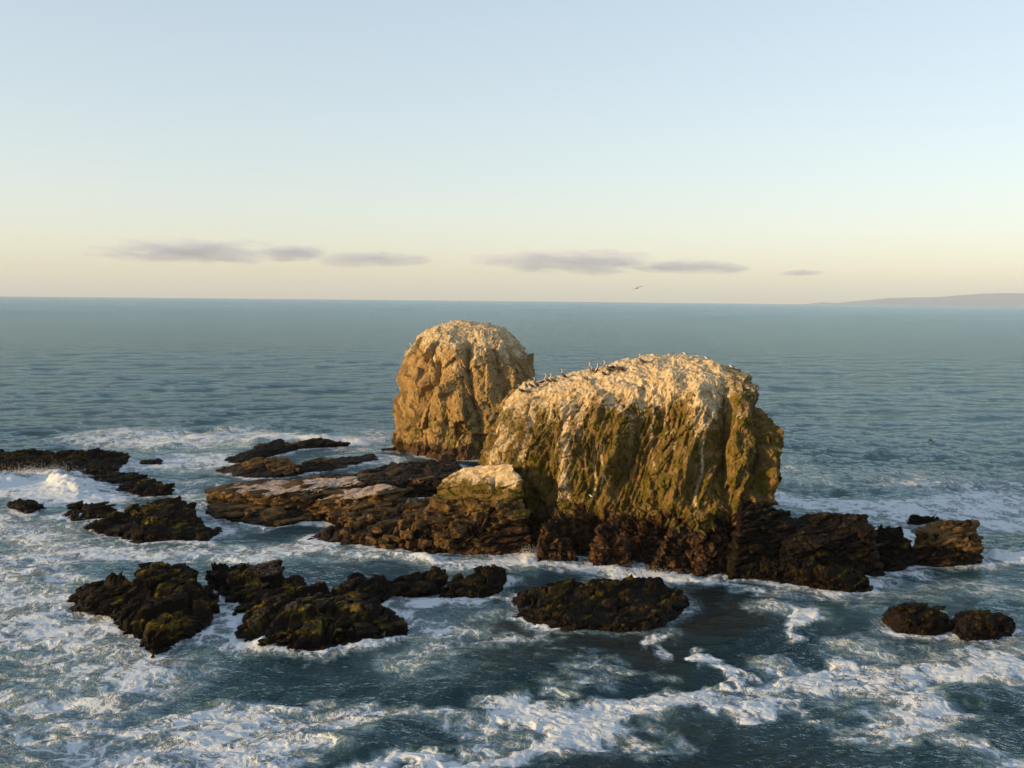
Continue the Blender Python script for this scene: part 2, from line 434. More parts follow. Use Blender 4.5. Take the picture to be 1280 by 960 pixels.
def near_stack():
    left = [(618, 700), (616, 620), (613, 590), (616, 572), (622, 550), (632, 525), (645, 500), (660, 487), (690, 477), (740, 464), (790, 450), (825, 445.5), (850, 444)]
    right = [(940, 722), (948, 680), (950, 640), (951, 622), (960, 600), (970, 565), (971, 540), (957, 514), (946, 490), (940, 470), (925, 459), (905, 452.5), (880, 446.5), (855, 444)]
    front = [(-3, 122.5), (0, 123.5), (4, 125), (8, 126.5), (15, 128), (19, 129.5), (21.5, 131.5), (23.5, 134.5), (25, 138), (26.5, 142)]
    back = [(-3, 151), (10, 151), (20, 149), (24, 147), (26.5, 143)]
    base = [  # boulder skirt
        [(668, 694, 0), (720, 702, 0), (735, 660, 3), (675, 655, 5), (700, 640, 6)],
        [(730, 702, 0), (800, 710, 0), (790, 668, 4), (745, 660, 5), (765, 640, 6.5)],
        [(800, 711, 0), (880, 719, 0), (935, 716, 0), (915, 660, 5), (830, 662, 5), (870, 640, 7)],
    ]
    me = stack_mesh(left, right, 140, 131, front, back, 0.36, 3.0, 0.15, base)
    V, N = get_vn(me); N = smooth_normals(me, V, N, 8)
    x, y, z = V.T
    s = 31
    xs = x - 0.28 * z                                       # ribs lean to the right as they rise
    wx = xs + 1.2 * noise(x * .18, y * .18, z * .10, s + 1)
    steep = 1 - np.clip(N[:, 2], 0, 1) ** 2
    upper = sstep(4.5, 8.5, z + 1.5 * noise(x * .2, y * .2, 0 * z, s))
    d = steep * upper * (1.0 * ridged(wx * .16, y * .16, z * .035, s + 2, 2, .5) + 0.62 * ridged(wx * .42, y * .42, z * .09, s + 3, 2, .55) + .30 * ridged(wx * 1.05, y * 1.05, z * .22, s + 4, 2, .6) - .7)
    d += 0.65 * fbm(x * .11, y * .11, z * .11, s + 5, 3)
    d += 0.20 * fbm(x * .55, y * .55, z * .30, s + 6, 4, .6) + .06 * ridged(x * 1.7, y * 1.7, z * 1.1, s + 7, 3, .6)
    for pts, w, dep in NEAR_FACE: d += dep * px_field(V, pts, w, dep < 0) * sstep(-.3, .3, -N[:, 1] + .15)
    ft, fg = facets(V + .5 * np.stack([noise(x * .4, y * .4, z * .4, s + k) for k in (60, 61, 62)], 1), 3.2, s + 63, (1, 1, 1.5))
    ft2, fg2 = facets(V, 1.1, s + 64, (1, 1, 1.4))
    d += (.17 * ft - .12 * np.exp(-(fg / .14) ** 2) + .26 * ft2 - .10 * np.exp(-(fg2 / .08) ** 2)) * (.25 + .75 * steep)
    # the cap: lumpy, gullied guano crust
    d += (1 - steep) * .22 * ridged(x * .35 + .2 * z, y * .35, z * .3, s + 8, 3, .6)
    # jointed blocks low down
    cid, gap = worley(x / 2.3 + .15 * z, y / 2.3, z / 1.6, s + 9)
    low = 1 - upper
    d += low * (1.0 * (cid - .5) - .55 * np.exp(-(gap / .10) ** 2))
    cid2, gap2 = worley(x / .9, y / .9, z / .6, s + 10)
    d += (low * .20 + .06) * ((cid2 - .5) - .5 * np.exp(-(gap2 / .12) ** 2))
    d -= np.mean(d[z > 9])
    set_v(me, V + N * d[:, None])
    V2, N2 = get_vn(me); x, y, z = V2.T; up = N2[:, 2]
    st = fbm(xs * .45, y * .45, z * .035, s + 20, 3, .6)    # runnels of guano
    st2 = fbm(xs * 1.3, y * 1.3, z * .06, s + 21, 3, .6)
    n1 = fbm(x * .5, y * .5, z * .5, s + 22, 4)
    leftb = 1 - sstep(2, 13, x)
    g = sstep(15.8, 22.0, z + 1.6 * st + 1.8 * n1 + 1.2 * leftb) * .95 + .25 * sstep(.3, .7, up) * sstep(11, 15, z)
    wob = V2 + np.stack([.5 * noise(x * .4, y * .4, z * .4, s + 30), 0 * x, 0 * x], 1)
    for pts, w, a in STREAKS: g = np.maximum(g, a * px_field(wob, pts, w) * (.75 + .6 * st2) * (z > 6))
    g += .40 * sstep(.5, .9, st2 + .3 * leftb) * sstep(10, 14, z)
    g *= 1 - .55 * sstep(25, 29, x)  # less guano on the right flank: its shade is put into the colour
    set_attr(me, 'guano', g)
    dk_crevice = sstep(.2, .6, fbm(xs * .9, y * .9, z * .06, s + 27, 3, .6)) * sstep(5, 8, z) * (1 - sstep(19, 23, z))  # dark upright streaks painted in place of crevice shade, carried by the algae mask
    set_attr(me, 'algae', dk_crevice + 1.6 * sstep(3.5, 7, z + n1) * (1 - sstep(20, 25, z)) * sstep(-.55, .15, n1 + .2))
    set_attr(me, 'wet', 1 - sstep(4.0, 7.5, z + 2.2 * n1))
    return finish_rock(me, 'sea_stack', M_STACK)

def far_stack():
    left = [(492, 576), (494, 545), (496, 510), (500, 480), (503, 462), (510, 438), (520, 422), (540, 409), (560, 402.5), (575, 400.5)]
    right = [(672, 580), (670, 540), (668, 500), (664, 473), (657, 450), (645, 427), (628, 412), (605, 404), (580, 401)]
    front = [(-3, 203), (0, 203.5), (10, 205.5), (18, 208), (23, 211), (26, 215), (29.5, 222)]
    back = [(-3, 240), (18, 238), (25, 234), (29.5, 223)]
    me = stack_mesh(left, right, 215, 212, front, back, 0.10, 2.6, 0.27)
    V, N = get_vn(me); N = smooth_normals(me, V, N, 8); x, y, z = V.T; s = 77
    wx = x - .12 * z + 1.6 * noise(x * .12, y * .12, z * .08, s)
    steep = 1 - np.clip(N[:, 2], 0, 1) ** 2
    d = steep * (.8 * ridged(wx * .10, y * .10, z * .04, s + 1, 2, .5) - .4)
    d += .7 * fbm(x * .07, y * .07, z * .08, s + 2, 2) + .22 * fbm(x * .35, y * .35, z * .35, s + 3, 4, .6) + .16 * ridged(x * 1.2, y * 1.2, z * .9, s + 4, 3, .6)
    for pts, w, dep in FAR_FACE: d += dep * px_field(V, pts, w, dep < 0) * sstep(-.3, .3, -N[:, 1] + .15)
    ft, fg = facets(V, 4.2, s + 63, (1, 1, 1.6)); ft2, fg2 = facets(V, 1.5, s + 64, (1, 1, 1.3))
    d += (.42 * ft + .30 * ft2) * (.3 + .7 * steep) - .12 * np.exp(-(fg2 / .12) ** 2)
    d -= np.mean(d) + .2
    set_v(me, V + N * d[:, None])
    V2, N2 = get_vn(me); x, y, z = V2.T
    n1 = fbm(x * .3, y * .3, z * .3, s + 8, 4); st = fbm(wx * .6, y * .6, z * .05, s + 9, 3, .6)
    set_attr(me, 'guano', sstep(15, 26, z + 4 * n1 + 2 * st) * .9 + .2 * sstep(.4, .9, st) * sstep(8, 16, z))
    set_attr(me, 'algae', .8 * (1 - sstep(7, 15, z + 3 * n1)) * sstep(-.3, .2, n1) + .25 * sstep(.2, .5, n1))
    set_attr(me, 'wet', 1 - sstep(1.2, 4.0, z + 1.5 * n1))
    return finish_rock(me, 'sea_stack', M_FAR)

S_NEAR = tag(near_stack(), 'broad near sea stack with white guano cap and olive ribbed face, birds along its top', 'sea stack', 'sea stacks')
S_FAR = tag(far_stack(), 'rounded tan sea stack standing behind, left of the broad one', 'sea stack', 'sea stacks')
print('stacks', time.time() - T0)
# ------------------------------------------------------------------ low rocks
def bvh_of(o):
    me = o.data; V, _ = get_vn(me)
    return BVHTree.FromPolygons([tuple(v) for v in V], [tuple(p.vertices) for p in me.polygons])
def empty(name, loc=(0, 0, 0)):
    o = bpy.data.objects.new(name, None); col.objects.link(o); o.location = loc; o.empty_display_size = .5
    return o

ledge = empty('rock_ledge')
tag(ledge, 'low shelf of layered brown slabs running left from the foot of the broad stack', 'rock ledge')
LB = dict(thick=.80, amp=.55, block=2.4, bamp=.42, rough=.10, lowf=.3, facet=.10)
S_A = rock('slab', [[(258, 617, 1.5), (309, 617, 2.6), (349, 618, 3.4), (391, 609, 4), (457, 602, 4.5), (445, 597, 4.3), (396, 599, 3.8), (328, 600, 2.6), (270, 606, 1.5), (258, 627, .3), (300, 634, .3), (350, 642, .3), (375, 634, .6)]],
     M_LEDGE, .19, 101, parent=ledge, guano=.9, algae=.35, wetz=1.0, out=.02, **LB)
tag(S_A, 'long slab with pale pinkish top')
S_AL = rock('slab', [[(256, 640, .3), (300, 652, 0), (330, 659, 0), (372, 654, 0), (405, 645, .3), (380, 636, 1.3), (345, 640, 1.5), (300, 634, 1.2), (262, 631, .8)]],
     M_LEDGE, .18, 102, parent=ledge, algae=.5, wetz=1.6, **LB)
S_B = rock('slab', [[(394, 626, 2.6), (430, 614, 4), (484, 605.5, 5), (499, 611, 5), (472, 618, 4.6), (446, 624, 4), (378, 640, .8), (392, 647, .4), (430, 652, .4), (448, 641, 1.8), (500, 630, 2.5)]],
     M_LEDGE, .19, 103, parent=ledge, guano=.9, algae=.3, wetz=1.0, out=.02, **LB)
S_M = rock('slab', [[(370, 603, .6), (470, 590, .8), (500, 581, .8), (560, 577, 1.6), (580, 592, 2.0), (545, 602, 2.4), (480, 604, 2.0), (400, 605, 1.2)], [(470, 585, .6), (500, 577, .5), (570, 574, 1.2), (575, 585, 2), (500, 590, 1.2)]],
     M_LEDGE, .2, 104, parent=ledge, guano=.2, algae=.3, wetz=3.6, crack=.6, **LB)
S_B2 = rock('slab', [[(270, 587, .2), (289, 596, 0), (345, 597, 0), (380, 591, 0), (376, 582, 1.2), (359, 573, 2.2), (320, 572, 2.4), (292, 580, 1.2)], [(375, 590, 0), (430, 584, 0), (478, 572, 0), (468, 567, .6), (430, 571, 1), (380, 576, 1.4)]],
     M_LEDGE, .2, 105, parent=ledge, algae=.5, wetz=1.3, **LB)
S_B1 = rock('slab', [[(280, 575, 0), (300, 578, 0), (318, 564, 1.0), (345, 550, 1.7), (370, 553.5, 1.3), (372, 563, 0), (340, 567, 0)], [(365, 562, 0), (395, 559, 0), (370, 552.5, 1.2), (395, 548, 1.6), (418, 552, 1.0), (437, 555.5, .3), (420, 557, 0)]],
     M_REEF, .2, 106, parent=ledge, algae=.15, wetz=2.5, kelp=.4, **LB)
tag(S_B1, 'black weed-covered ridge at the back of the ledge')
S_AP = rock('slab', [[(385, 672, 0), (430, 681, 0), (500, 688, 0), (560, 692, 0), (625, 693, 0), (600, 645, 4.8), (545, 622, 4.6), (510, 622, 4.0), (470, 636, 2.6), (420, 656, .9)]],
     M_LEDGE, .19, 107, parent=ledge, guano=.1, algae=.35, wetz=3.4, crack=.8, **dict(LB, bamp=.6, amp=.7, block=3.4, thick=1.0))
S_SP = rock('buttress', [[(553, 599, 8.3), (575, 586, 9.8), (612, 580, 10.8), (641, 580, 11.2), (650, 600, 9.5), (655, 640, 5.2), (650, 690, 0), (600, 693, 0), (553, 691, 0), (535, 640, 4.5)]],
     M_STACK, .18, 108, parent=ledge, guano=1.0, algae=.9, wetz=4.2, **dict(LB, bamp=.4, amp=.4, block=3.8, facet=.06))
V_, N_ = get_vn(S_SP.data); x_, y_, z_ = V_.T; n_ = fbm(x_ * .5, y_ * .5, z_ * .3, 88, 4)
set_attr(S_SP.data, 'guano', sstep(7.6, 9.6, z_ + 1.6 * n_) * .95); set_attr(S_SP.data, 'algae', 1.3 * sstep(4, 6.5, z_ + n_)); set_attr(S_SP.data, 'wet', 1 - sstep(4.0, 6.5, z_ + 1.8 * n_))
tag(S_SP, 'guano-capped buttress leaning on the broad stack')

# loose jointed blocks lying on the ledge and round the stacks' feet: four shapes, shared
def block_shape(seed, sx, sy, sz):
    bm = bmesh.new(); rng = np.random.RandomState(seed)
    pts = []
    for a in (-1, 1):
        for b_ in (-1, 1):
            for c in (-1, 1):
                k = rng.uniform(.72, 1.05, 3)
                pts.append((a * sx * k[0], b_ * sy * k[1], c * sz * k[2]))
    hull_bm(bm, pts)
    me = remesh(bm, .14)
    V, N = get_vn(me); N = smooth_normals(me, V, N, 2)
    set_v(me, bedded(V, N, seed, thick=.35, amp=.10, block=.9, bamp=.08, rough=.08, lowf=.1))
    n = len(me.vertices); rng2 = fbm(*(V.T * .8), seed, 3)
    set_attr(me, 'wet', .0 * rng2); set_attr(me, 'algae', .5 * sstep(0, .4, rng2)); set_attr(me, 'guano', 0 * rng2)
    me.materials.append(M_LEDGE)
    return me
BLOCKS = [block_shape(i, *s) for i, s in enumerate([(1.1, .8, .55), (.8, .9, .7), (1.4, .7, .45), (.7, .6, .6)])]
BLOCKS_REEF = []
for me_ in BLOCKS:
    m2 = me_.copy(); m2.materials.clear(); m2.materials.append(M_REEF); BLOCKS_REEF.append(m2)
def scatter_plates(parent, targets, n, box, seed, L=(2.5, 6.0), shapes=None, name='slab', flat=(.22, .5), dip=11):
    """thin tilted plates lying along the strike of the beds"""
    rng = random.Random(seed); trees = [bvh_of(t) for t in targets]; k = 0
    for _ in range(n * 6):
        if k >= n: break
        px, py = rng.uniform(box[0], box[2]), rng.uniform(box[1], box[3])
        d = Vector(ray(px, py)).normalized(); best = None
        for t in trees:
            h = t.ray_cast(Vector((0, 0, CAM_H)), d)
            if h[0] is not None and (best is None or h[3] < best[3]): best = h
        if best is None or best[0].z < .2: continue
        o = link(name, rng.choice(shapes or BLOCKS), parent); k += 1
        l = rng.uniform(*L)
        o.scale = (l / 2.2, l * rng.uniform(.22, .42) / 1.7, rng.uniform(*flat))
        o.rotation_euler = Matrix.Rotation(R(53 + rng.uniform(-14, 14)), 3, 'Z').to_4x4().to_euler()
        m = Matrix.Rotation(R(53 + rng.uniform(-14, 14)), 3, 'Z') @ Matrix.Rotation(R(dip + rng.uniform(-6, 6)), 3, 'X') @ Matrix.Rotation(R(rng.uniform(-7, 4)), 3, 'Y')
        o.rotation_euler = (Matrix.Identity(3) @ m).to_euler()
        o.location = best[0] + Vector((0, 0, .05))
def scatter_blocks(parent, targets, spots, seed, smin, smax):
    rng = random.Random(seed)
    trees = [bvh_of(t) for t in targets]
    for px, py in spots:
        d = Vector(ray(px, py)).normalized(); best = None
        for t in trees:
            h = t.ray_cast(Vector((0, 0, CAM_H)), d)
            if h[0] is not None and (best is None or h[3] < best[3]): best = h
        if best is None: continue
        s = rng.uniform(smin, smax)
        o = link('block', rng.choice(BLOCKS), parent)
        o.location = best[0] - best[1] * .25 * s
        o.rotation_euler = (R(rng.uniform(-8, 8)), R(rng.uniform(4, 14)), R(rng.uniform(-40, 40) + rng.choice((0, 90))))
        o.scale = (s * rng.uniform(.8, 1.2), s * rng.uniform(.8, 1.2), s * rng.uniform(.75, 1.15))
rg = random.Random(9)
scatter_blocks(ledge, [S_AP, S_SP, S_B, S_M], [(rg.uniform(425, 640), rg.uniform(625, 682)) for _ in range(46)], 3, .6, 1.25)
scatter_blocks(ledge, [S_B2, S_A, S_B, S_AL], [(332, 577), (338, 584), (356, 577), (364, 585), (344, 589), (372, 588), (398, 639), (425, 640), (436, 632), (300, 622), (325, 626), (275, 620), (385, 648), (410, 650), (310, 645)], 4, .6, 1.1)

scatter_plates(ledge, [S_M, S_AP, S_B, S_A, S_AL], 60, (275, 590, 560, 655), 21, (2.5, 6.5))
scatter_plates(ledge, [S_AP, S_SP], 34, (420, 630, 640, 685), 22, (1.6, 4.0), flat=(.3, .7))
scatter_plates(ledge, [S_B2, S_B1], 16, (280, 550, 430, 592), 23, (1.6, 3.6))
REEFS = []
RF = dict(thick=.7, amp=.5, block=1.9, bamp=.42, facet=.16, rough=.10, lowf=.35, kelp=.14)
def reef(hulls, seed, label, vox=.17, algae=.6, guano=0.0, name='reef_rock', mat=None, wetz=1.2, group='low reef rocks awash in the surf', cat='rock', low=.78, mesa=.6, crack=.75, **kw):
    if name == 'reef_rock': hulls = [[(a, b_, c * low) for a, b_, c in h] for h in hulls]
    o = rock(name, hulls, mat or M_REEF, vox, seed, algae=algae, guano=guano, wetz=wetz, mesa=mesa if name == 'reef_rock' else 0, crack=crack if name == 'reef_rock' else .06, **dict(RF, **kw))
    REEFS.append(o)
    return tag(o, label, cat, group)
F1 = reef([[(86, 745, .8), (108, 760, 0), (140, 773, 0), (180, 775, .5), (200, 740, 2.5), (150, 719, 2.5), (101, 727, 1.8)],
      [(137, 772, 0), (172, 806, 0), (190, 821, 0), (218, 810, 0), (260, 787, 0), (271, 764, .3), (270, 745, 1.8), (245, 724, 3), (228, 706, 3.3), (186, 706, 3.2), (170, 730, 3), (180, 760, 2.6), (240, 750, 2.8)]],
     201, 'biggest weed-hung black reef rock at lower left, tilted slab on its top', .155, guano=.2, algae=.8)
sl = rock('slab', [[(a, b_, c * .7) for a, b_, c in ((184, 724, 3.0), (196, 710, 3.6), (232, 702, 4.1), (243, 720, 3.3), (226, 728, 3.0))]], M_REEF, .16, 202, parent=F1, algae=.8, guano=.3, wetz=.3, out=.0, kelp=.1, thick=.4, amp=.15, block=1.5, bamp=.15, rough=.1, lowf=.1)
F2 = reef([[(259, 717, 1.5), (281, 702, 3), (300, 702, 3), (330, 707, 2.8), (351, 720, 2.2), (310, 752, 1), (272, 732, .8)],
      [(287, 776, 0), (308, 802, 0), (350, 799, 0), (380, 810, 0), (440, 800, 0), (480, 798, 0), (511, 790, .2), (491, 758, .8), (450, 740, 2), (400, 730, 2.4), (330, 735, 2.4), (300, 755, 1.4), (380, 770, 2.2), (430, 765, 2)],
      [(425, 727, 2.2), (450, 714, 2.8), (497, 732, .6), (478, 742, 1), (430, 745, 1.6)]],
     203, 'wide weedy reef rock right of the biggest lower left one, a foaming gap between them', .155, guano=.35, algae=.95)
rock('slab', [[(a, b_, c * .7) for a, b_, c in ((303, 718, 2.4), (318, 706, 3.1), (350, 701, 3.7), (353, 716, 2.9), (325, 722, 2.4))]], M_REEF, .16, 204, parent=F2, algae=.4, guano=.4, wetz=.3, out=.0, kelp=.1, thick=.4, amp=.15, block=1.5, bamp=.15, rough=.1, lowf=.1)
rock('slab', [[(a, b_, c * .7) for a, b_, c in ((348, 738, 2.2), (355, 725, 2.9), (375, 718, 3.2), (385, 728, 2.7), (372, 740, 2.2))]], M_REEF, .16, 205, parent=F2, algae=.9, wetz=.3, out=.0, kelp=.2, thick=.4, amp=.15, block=1.5, bamp=.15, rough=.1, lowf=.1)
reef([[(478, 738, 0), (500, 715, 1.6), (530, 709, 2), (556, 716, 1.6), (560, 738, 0), (520, 745, 0)]], 206, 'low black rock just right of the wide weedy reef rock, foam in front', algae=.25)
reef([[(550, 742, 0), (575, 718, 1.2), (612, 711, 1.6), (632, 716, .8), (622, 740, 0), (590, 747, 0)]], 207, 'small dark rock between the low black one and the kelp mound', algae=.4)
reef([[(640, 770, 0), (700, 783, 0), (770, 789, 0), (830, 780, 0), (862, 755, 0), (850, 738, 1), (815, 728, 1.9), (740, 723, 2.3), (680, 729, 1.9), (650, 740, .8), (740, 747, 2.5), (800, 750, 2.1)], [(800, 740, 1.6), (806, 726, 2.7), (824, 728, 2.5), (826, 742, 1.4)]],
     208, 'flat golden brown kelp mound in front of the broad stack', .155, algae=.5, kelp=.3, bamp=.3, amp=.2, lowf=.6, out=.9, low=.5, crack=.35)
reef([[(1101, 775, 0), (1125, 790, 0), (1165, 793, 0), (1190, 785, 0), (1175, 768, 1.2), (1150, 752, 2.2), (1120, 757, 1.8)]], 209, 'left one of two small kelp-covered humps at lower right', .155, algae=.5, kelp=.3, bamp=.1, amp=.1, crack=.12, low=1.0)
reef([[(1184, 781, 0), (1202, 797, 0), (1245, 797, 0), (1268, 787, 0), (1255, 770, 1), (1235, 758, 2), (1205, 762, 1.6)]], 210, 'right one of two small kelp-covered humps at lower right', .155, algae=.3, kelp=.3, bamp=.1, amp=.1, crack=.12, low=1.0)
reef([[(-40, 572, 1), (0, 587, 0), (60, 588, 0), (105, 592, 0), (133, 596, 0), (150, 583, .6), (160, 569, 1.2), (140, 564, 2.0), (77, 562, 1.8), (28, 563, 1.6), (-40, 564, 1.5)]], 211, 'long dark reef at the far left edge with a wave breaking before it', .2, algae=.4)
reef([[(112, 601, 0), (150, 604, 0), (182, 598, .2), (168, 592, .6), (130, 591, .8)]], 212, 'flat low rock just right of and below the far left reef', .18, algae=.3)
reef([[(145, 612, 0), (180, 617.5, 0), (214, 617, 0), (216, 612, .4), (205, 604, 1.4), (172, 598, 1), (155, 603, 1)]], 213, 'olive-topped low rock above the green mossy rock', .17, algae=.7)
reef([[(12, 634, 0), (35, 641, 0), (58, 634, 0), (45, 628, .8), (18, 624, 1.2)]], 214, 'small black rock in white water at the left edge', algae=.1)
reef([[(78, 645, 0), (95, 651, 0), (130, 648, 0), (142, 636, .2), (132, 628, 1.2), (100, 627, 1.4)]], 215, 'rounded black rock left of the green mossy rock', algae=.1)
reef([[(110, 657, .2), (145, 671, 0), (165, 676.5, 0), (258, 676, 0), (272, 664, .3), (236, 641, 2.1), (200, 641, 2.3), (150, 649, 1.3)], [(155, 640, 1), (192, 627, 1.9), (225, 622, 2.5), (244, 630, 1.9), (230, 645, 1.6), (180, 648, 1.2)]],
     216, 'green mossy reef rock left of the layered ledge', .17, algae=1.0)
reef([[(174, 580, 0), (200, 580.5, 0), (199, 575.5, .5), (180, 575, .6)]], 217, 'tiny dark rock alone in foam behind the left reefs', algae=.2, kelp=.2, crack=.1)
reef([[(476, 563, 0), (495, 563, 0), (492, 559, .5), (480, 559, .6)]], 218, 'tiny dark rock left of the tan stack foot', algae=.1, kelp=.2, crack=.1)
RB = dict(facet=.1, thick=.6, amp=.38, block=2.2, bamp=.32, rough=.14, lowf=.3, kelp=0)
GB = 'dark blocks right of the broad stack'
reef([[(985, 652, 6.0), (1010, 642, 6.8), (1050, 640, 7.0), (1083, 644, 6.6), (1092, 661, 5.4), (1089, 695, 1), (1080, 709, 0), (1000, 717, 0), (975, 692, 3)],
      [(925, 657, 6.3), (925, 622, 9), (950, 626, 8.6), (985, 642, 6.8), (995, 667, 4.8), (985, 700, 1.5), (940, 706, 1)]],
     219, 'big black layered block against the right foot of the broad stack', .16, name='rock_block', algae=.12, guano=.35, wetz=6.0, group=GB, cat='rock', **RB)  # unlit side painted in: near-black reef rock and a high wet line stand for shade
reef([[(915, 719, 0), (960, 723, 0), (1010, 729, 0), (1060, 739, 0), (1085, 734, 0), (1083, 716, .8), (1060, 697, 2.0), (960, 688, 2.8), (920, 692, 2.8)]],
     220, 'weedy dark apron sloping into the sea below the big black block', .17, algae=.3, kelp=.3, crack=.4)
reef([[(1099, 700, 0), (1114, 711, 0), (1158, 705, 0), (1150, 690, 1.5), (1128, 658, 4.7), (1098, 656, 4.9), (1094, 676, 3)]],
     221, 'narrow dark wedge-shaped block between the big black block and the lit one', .17, name='rock_block', algae=.15, wetz=4.0, group=GB, **RB)  # black reef rock here too, shade put into the colour of an unlit block
reef([[(1149, 690, 1), (1170, 703, 0), (1192, 707, 0), (1228, 705, 0), (1229, 686, 2), (1217, 649, 5.0), (1195, 647, 5.3), (1165, 652, 4.8), (1144, 663, 4.3)]],
     222, 'squat block at the right end of the row, its face lit orange', .17, name='rock_block', mat=M_LEDGE, algae=.2, wetz=2.6, group=GB, **RB)
reef([[(1137, 655, 0), (1178, 655, 0), (1174, 645, 1.6), (1140, 643.5, 1.7)]], 223, 'small dark rock peeping out behind the lit right-hand block', .17, algae=.1, kelp=.1, crack=.1)
for o in REEFS:
    V, _ = get_vn(o.data); q = (V - np.array([0, 0, CAM_H])) @ MI
    u = q[:, 0] / -q[:, 2] * FPX + 640; v = 480 - q[:, 1] / -q[:, 2] * FPX
    w = u.max() - u.min()
    if w > 60: scatter_plates(o, [o], int(min(26, w / 9)), (u.min(), v.min(), u.max(), v.max() - 10), int(w * 7), (1.2, 3.2), BLOCKS_REEF, 'slab', (.22, .6), 14)
print('rocks', time.time() - T0)
# ------------------------------------------------------------------ the sea
def sea_material():
    m, nt = new_mat('sea_water'); b = NB(nt)
    pos = b.n('ShaderNodeNewGeometry').outputs['Position']
    cov = b.attr('foam'); aer_sheen = b.attr('aerated_sheen'); kelp = b.attr('kelp')
    # domain warp so the foam lies in drawn-out swirls
    wv = b.n('ShaderNodeTexNoise'); b.link(pos, wv.inputs['Vector']); wv.inputs['Scale'].default_value = .22; wv.inputs['Detail'].default_value = 3
    sub = b.n('ShaderNodeVectorMath', operation='SUBTRACT'); b.link(wv.outputs['Color'], sub.inputs[0]); sub.inputs[1].default_value = (.5, .5, .5)
    scl = b.n('ShaderNodeVectorMath', operation='SCALE'); b.link(sub.outputs[0], scl.inputs[0]); scl.inputs['Scale'].default_value = 5.0
    add = b.n('ShaderNodeVectorMath', operation='ADD'); b.link(pos, add.inputs[0]); b.link(scl.outputs[0], add.inputs[1])
    wp = b.scale(add.outputs[0], (1.0, .75, 1.0))
    def rid(scale, det, rough):
        n = b.noise(wp, scale, det, rough)
        return b.math('SUBTRACT', 1.0, b.math('MULTIPLY', b.math('ABSOLUTE', b.math('SUBTRACT', n, .5)), 9.0), clamp=True)
    r1 = rid(.30, 4, .55); r2 = rid(.85, 4, .6); r3 = rid(2.3, 3, .6); f = b.noise(wp, 2.6, 5, .7); big = b.noise(wp, .13, 3, .5)
    net = b.math('MAXIMUM', r1, b.math('MAXIMUM', b.math('MULTIPLY', r2, .85), b.math('MULTIPLY', r3, .65)))
    val = b.math('ADD', b.math('MULTIPLY', net, .8), b.math('ADD', b.math('MULTIPLY', f, .40), b.math('MULTIPLY', big, .9)))
    edge = b.math('ADD', val, b.math('MULTIPLY', cov, 1.55))
    foam = b.math('MULTIPLY', b.math('MULTIPLY', b.ramp(edge, 1.58, 2.18), b.ramp(cov, .02, .2)), .92)
    thin = b.math('MULTIPLY', b.ramp(edge, 1.05, 1.85), b.ramp(cov, .02, .25))
    deep = b.mix(b.noise(wp, .06, 3), C(.003, .014, .018), C(.007, .026, .032))
    deep = b.mix(aer_sheen, deep, C(.07, .125, .132))
    deep = b.mix(kelp, deep, C(.016, .013, .008))
    deep = b.mix(b.math('MULTIPLY', thin, .55), deep, C(.22, .32, .35))
    colr = b.mix(foam, deep, C(.60, .635, .67))
    # ripples
    rp = b.scale(pos, (.75, 1.6, 1.0))
    n1 = b.noise(rp, .55, 4, .6); n2 = b.noise(rp, 2.2, 4, .6); n3 = b.noise(rp, .16, 2, .5)
    hgt = b.math('ADD', b.math('MULTIPLY', n1, .55), b.math('ADD', b.math('MULTIPLY', n2, .16), b.math('MULTIPLY', n3, .45)))
    hgt = b.math('MULTIPLY', hgt, b.math('SUBTRACT', 1.0, b.math('MULTIPLY', foam, .85)))
    hgt = b.math('ADD', hgt, b.math('MULTIPLY', foam, b.math('ADD', .03, b.math('MULTIPLY', f, .12))))
    bp = b.n('ShaderNodeBump'); bp.inputs['Strength'].default_value = 1.0; bp.inputs['Distance'].default_value = .85
    b.link(hgt, bp.inputs['Height'])
    p = b.n('ShaderNodeBsdfPrincipled')
    b.link(colr, p.inputs['Base Color'])
    b.link(b.math('ADD', .10, b.math('MULTIPLY', foam, .8)), p.inputs['Roughness'])
    p.inputs['Specular IOR Level'].default_value = 0.0
    # wavelets too small for the mesh: slopes that stay true to the horizon
    def slope(scale, det):
        nd = b.n('ShaderNodeTexNoise'); b.link(rp, nd.inputs['Vector']); nd.inputs['Scale'].default_value = scale; nd.inputs['Detail'].default_value = det; nd.inputs['Roughness'].default_value = .6
        s_ = b.n('ShaderNodeVectorMath', operation='SUBTRACT'); b.link(nd.outputs['Color'], s_.inputs[0]); s_.inputs[1].default_value = (.5, .5, .5)
        return s_.outputs[0]
    rad = b.n('ShaderNodeVectorMath', operation='LENGTH'); b.link(b.scale(pos, (1, 1, 0)), rad.inputs[0])
    far = b.ramp(rad.outputs['Value'], 200, 2200)
    amt = b.math('MULTIPLY', b.math('MULTIPLY', b.math('ADD', .34, b.math('MULTIPLY', far, .95)), b.math('ADD', .35, b.math('MULTIPLY', b.ramp(b.noise(b.scale(pos, (.006, .016, 1)), 1.0, 4, .6), .3, .7), 1.2))), b.math('SUBTRACT', 1.0, b.math('MULTIPLY', foam, .8)))
    sv = b.n('ShaderNodeVectorMath', operation='ADD'); b.link(slope(1.4, 4), sv.inputs[0]); b.link(b.scale(slope(.3, 2), (.45, .45, .45)), sv.inputs[1])
    sv2 = b.n('ShaderNodeVectorMath', operation='ADD'); b.link(sv.outputs[0], sv2.inputs[0]); b.link(b.scale(slope(.085, 3), (.5, .5, .5)), sv2.inputs[1]); sv = sv2
    ss = b.n('ShaderNodeVectorMath', operation='SCALE'); b.link(b.scale(sv.outputs[0], (.7, 1.0, 0.0)), ss.inputs[0]); b.link(amt, ss.inputs['Scale'])
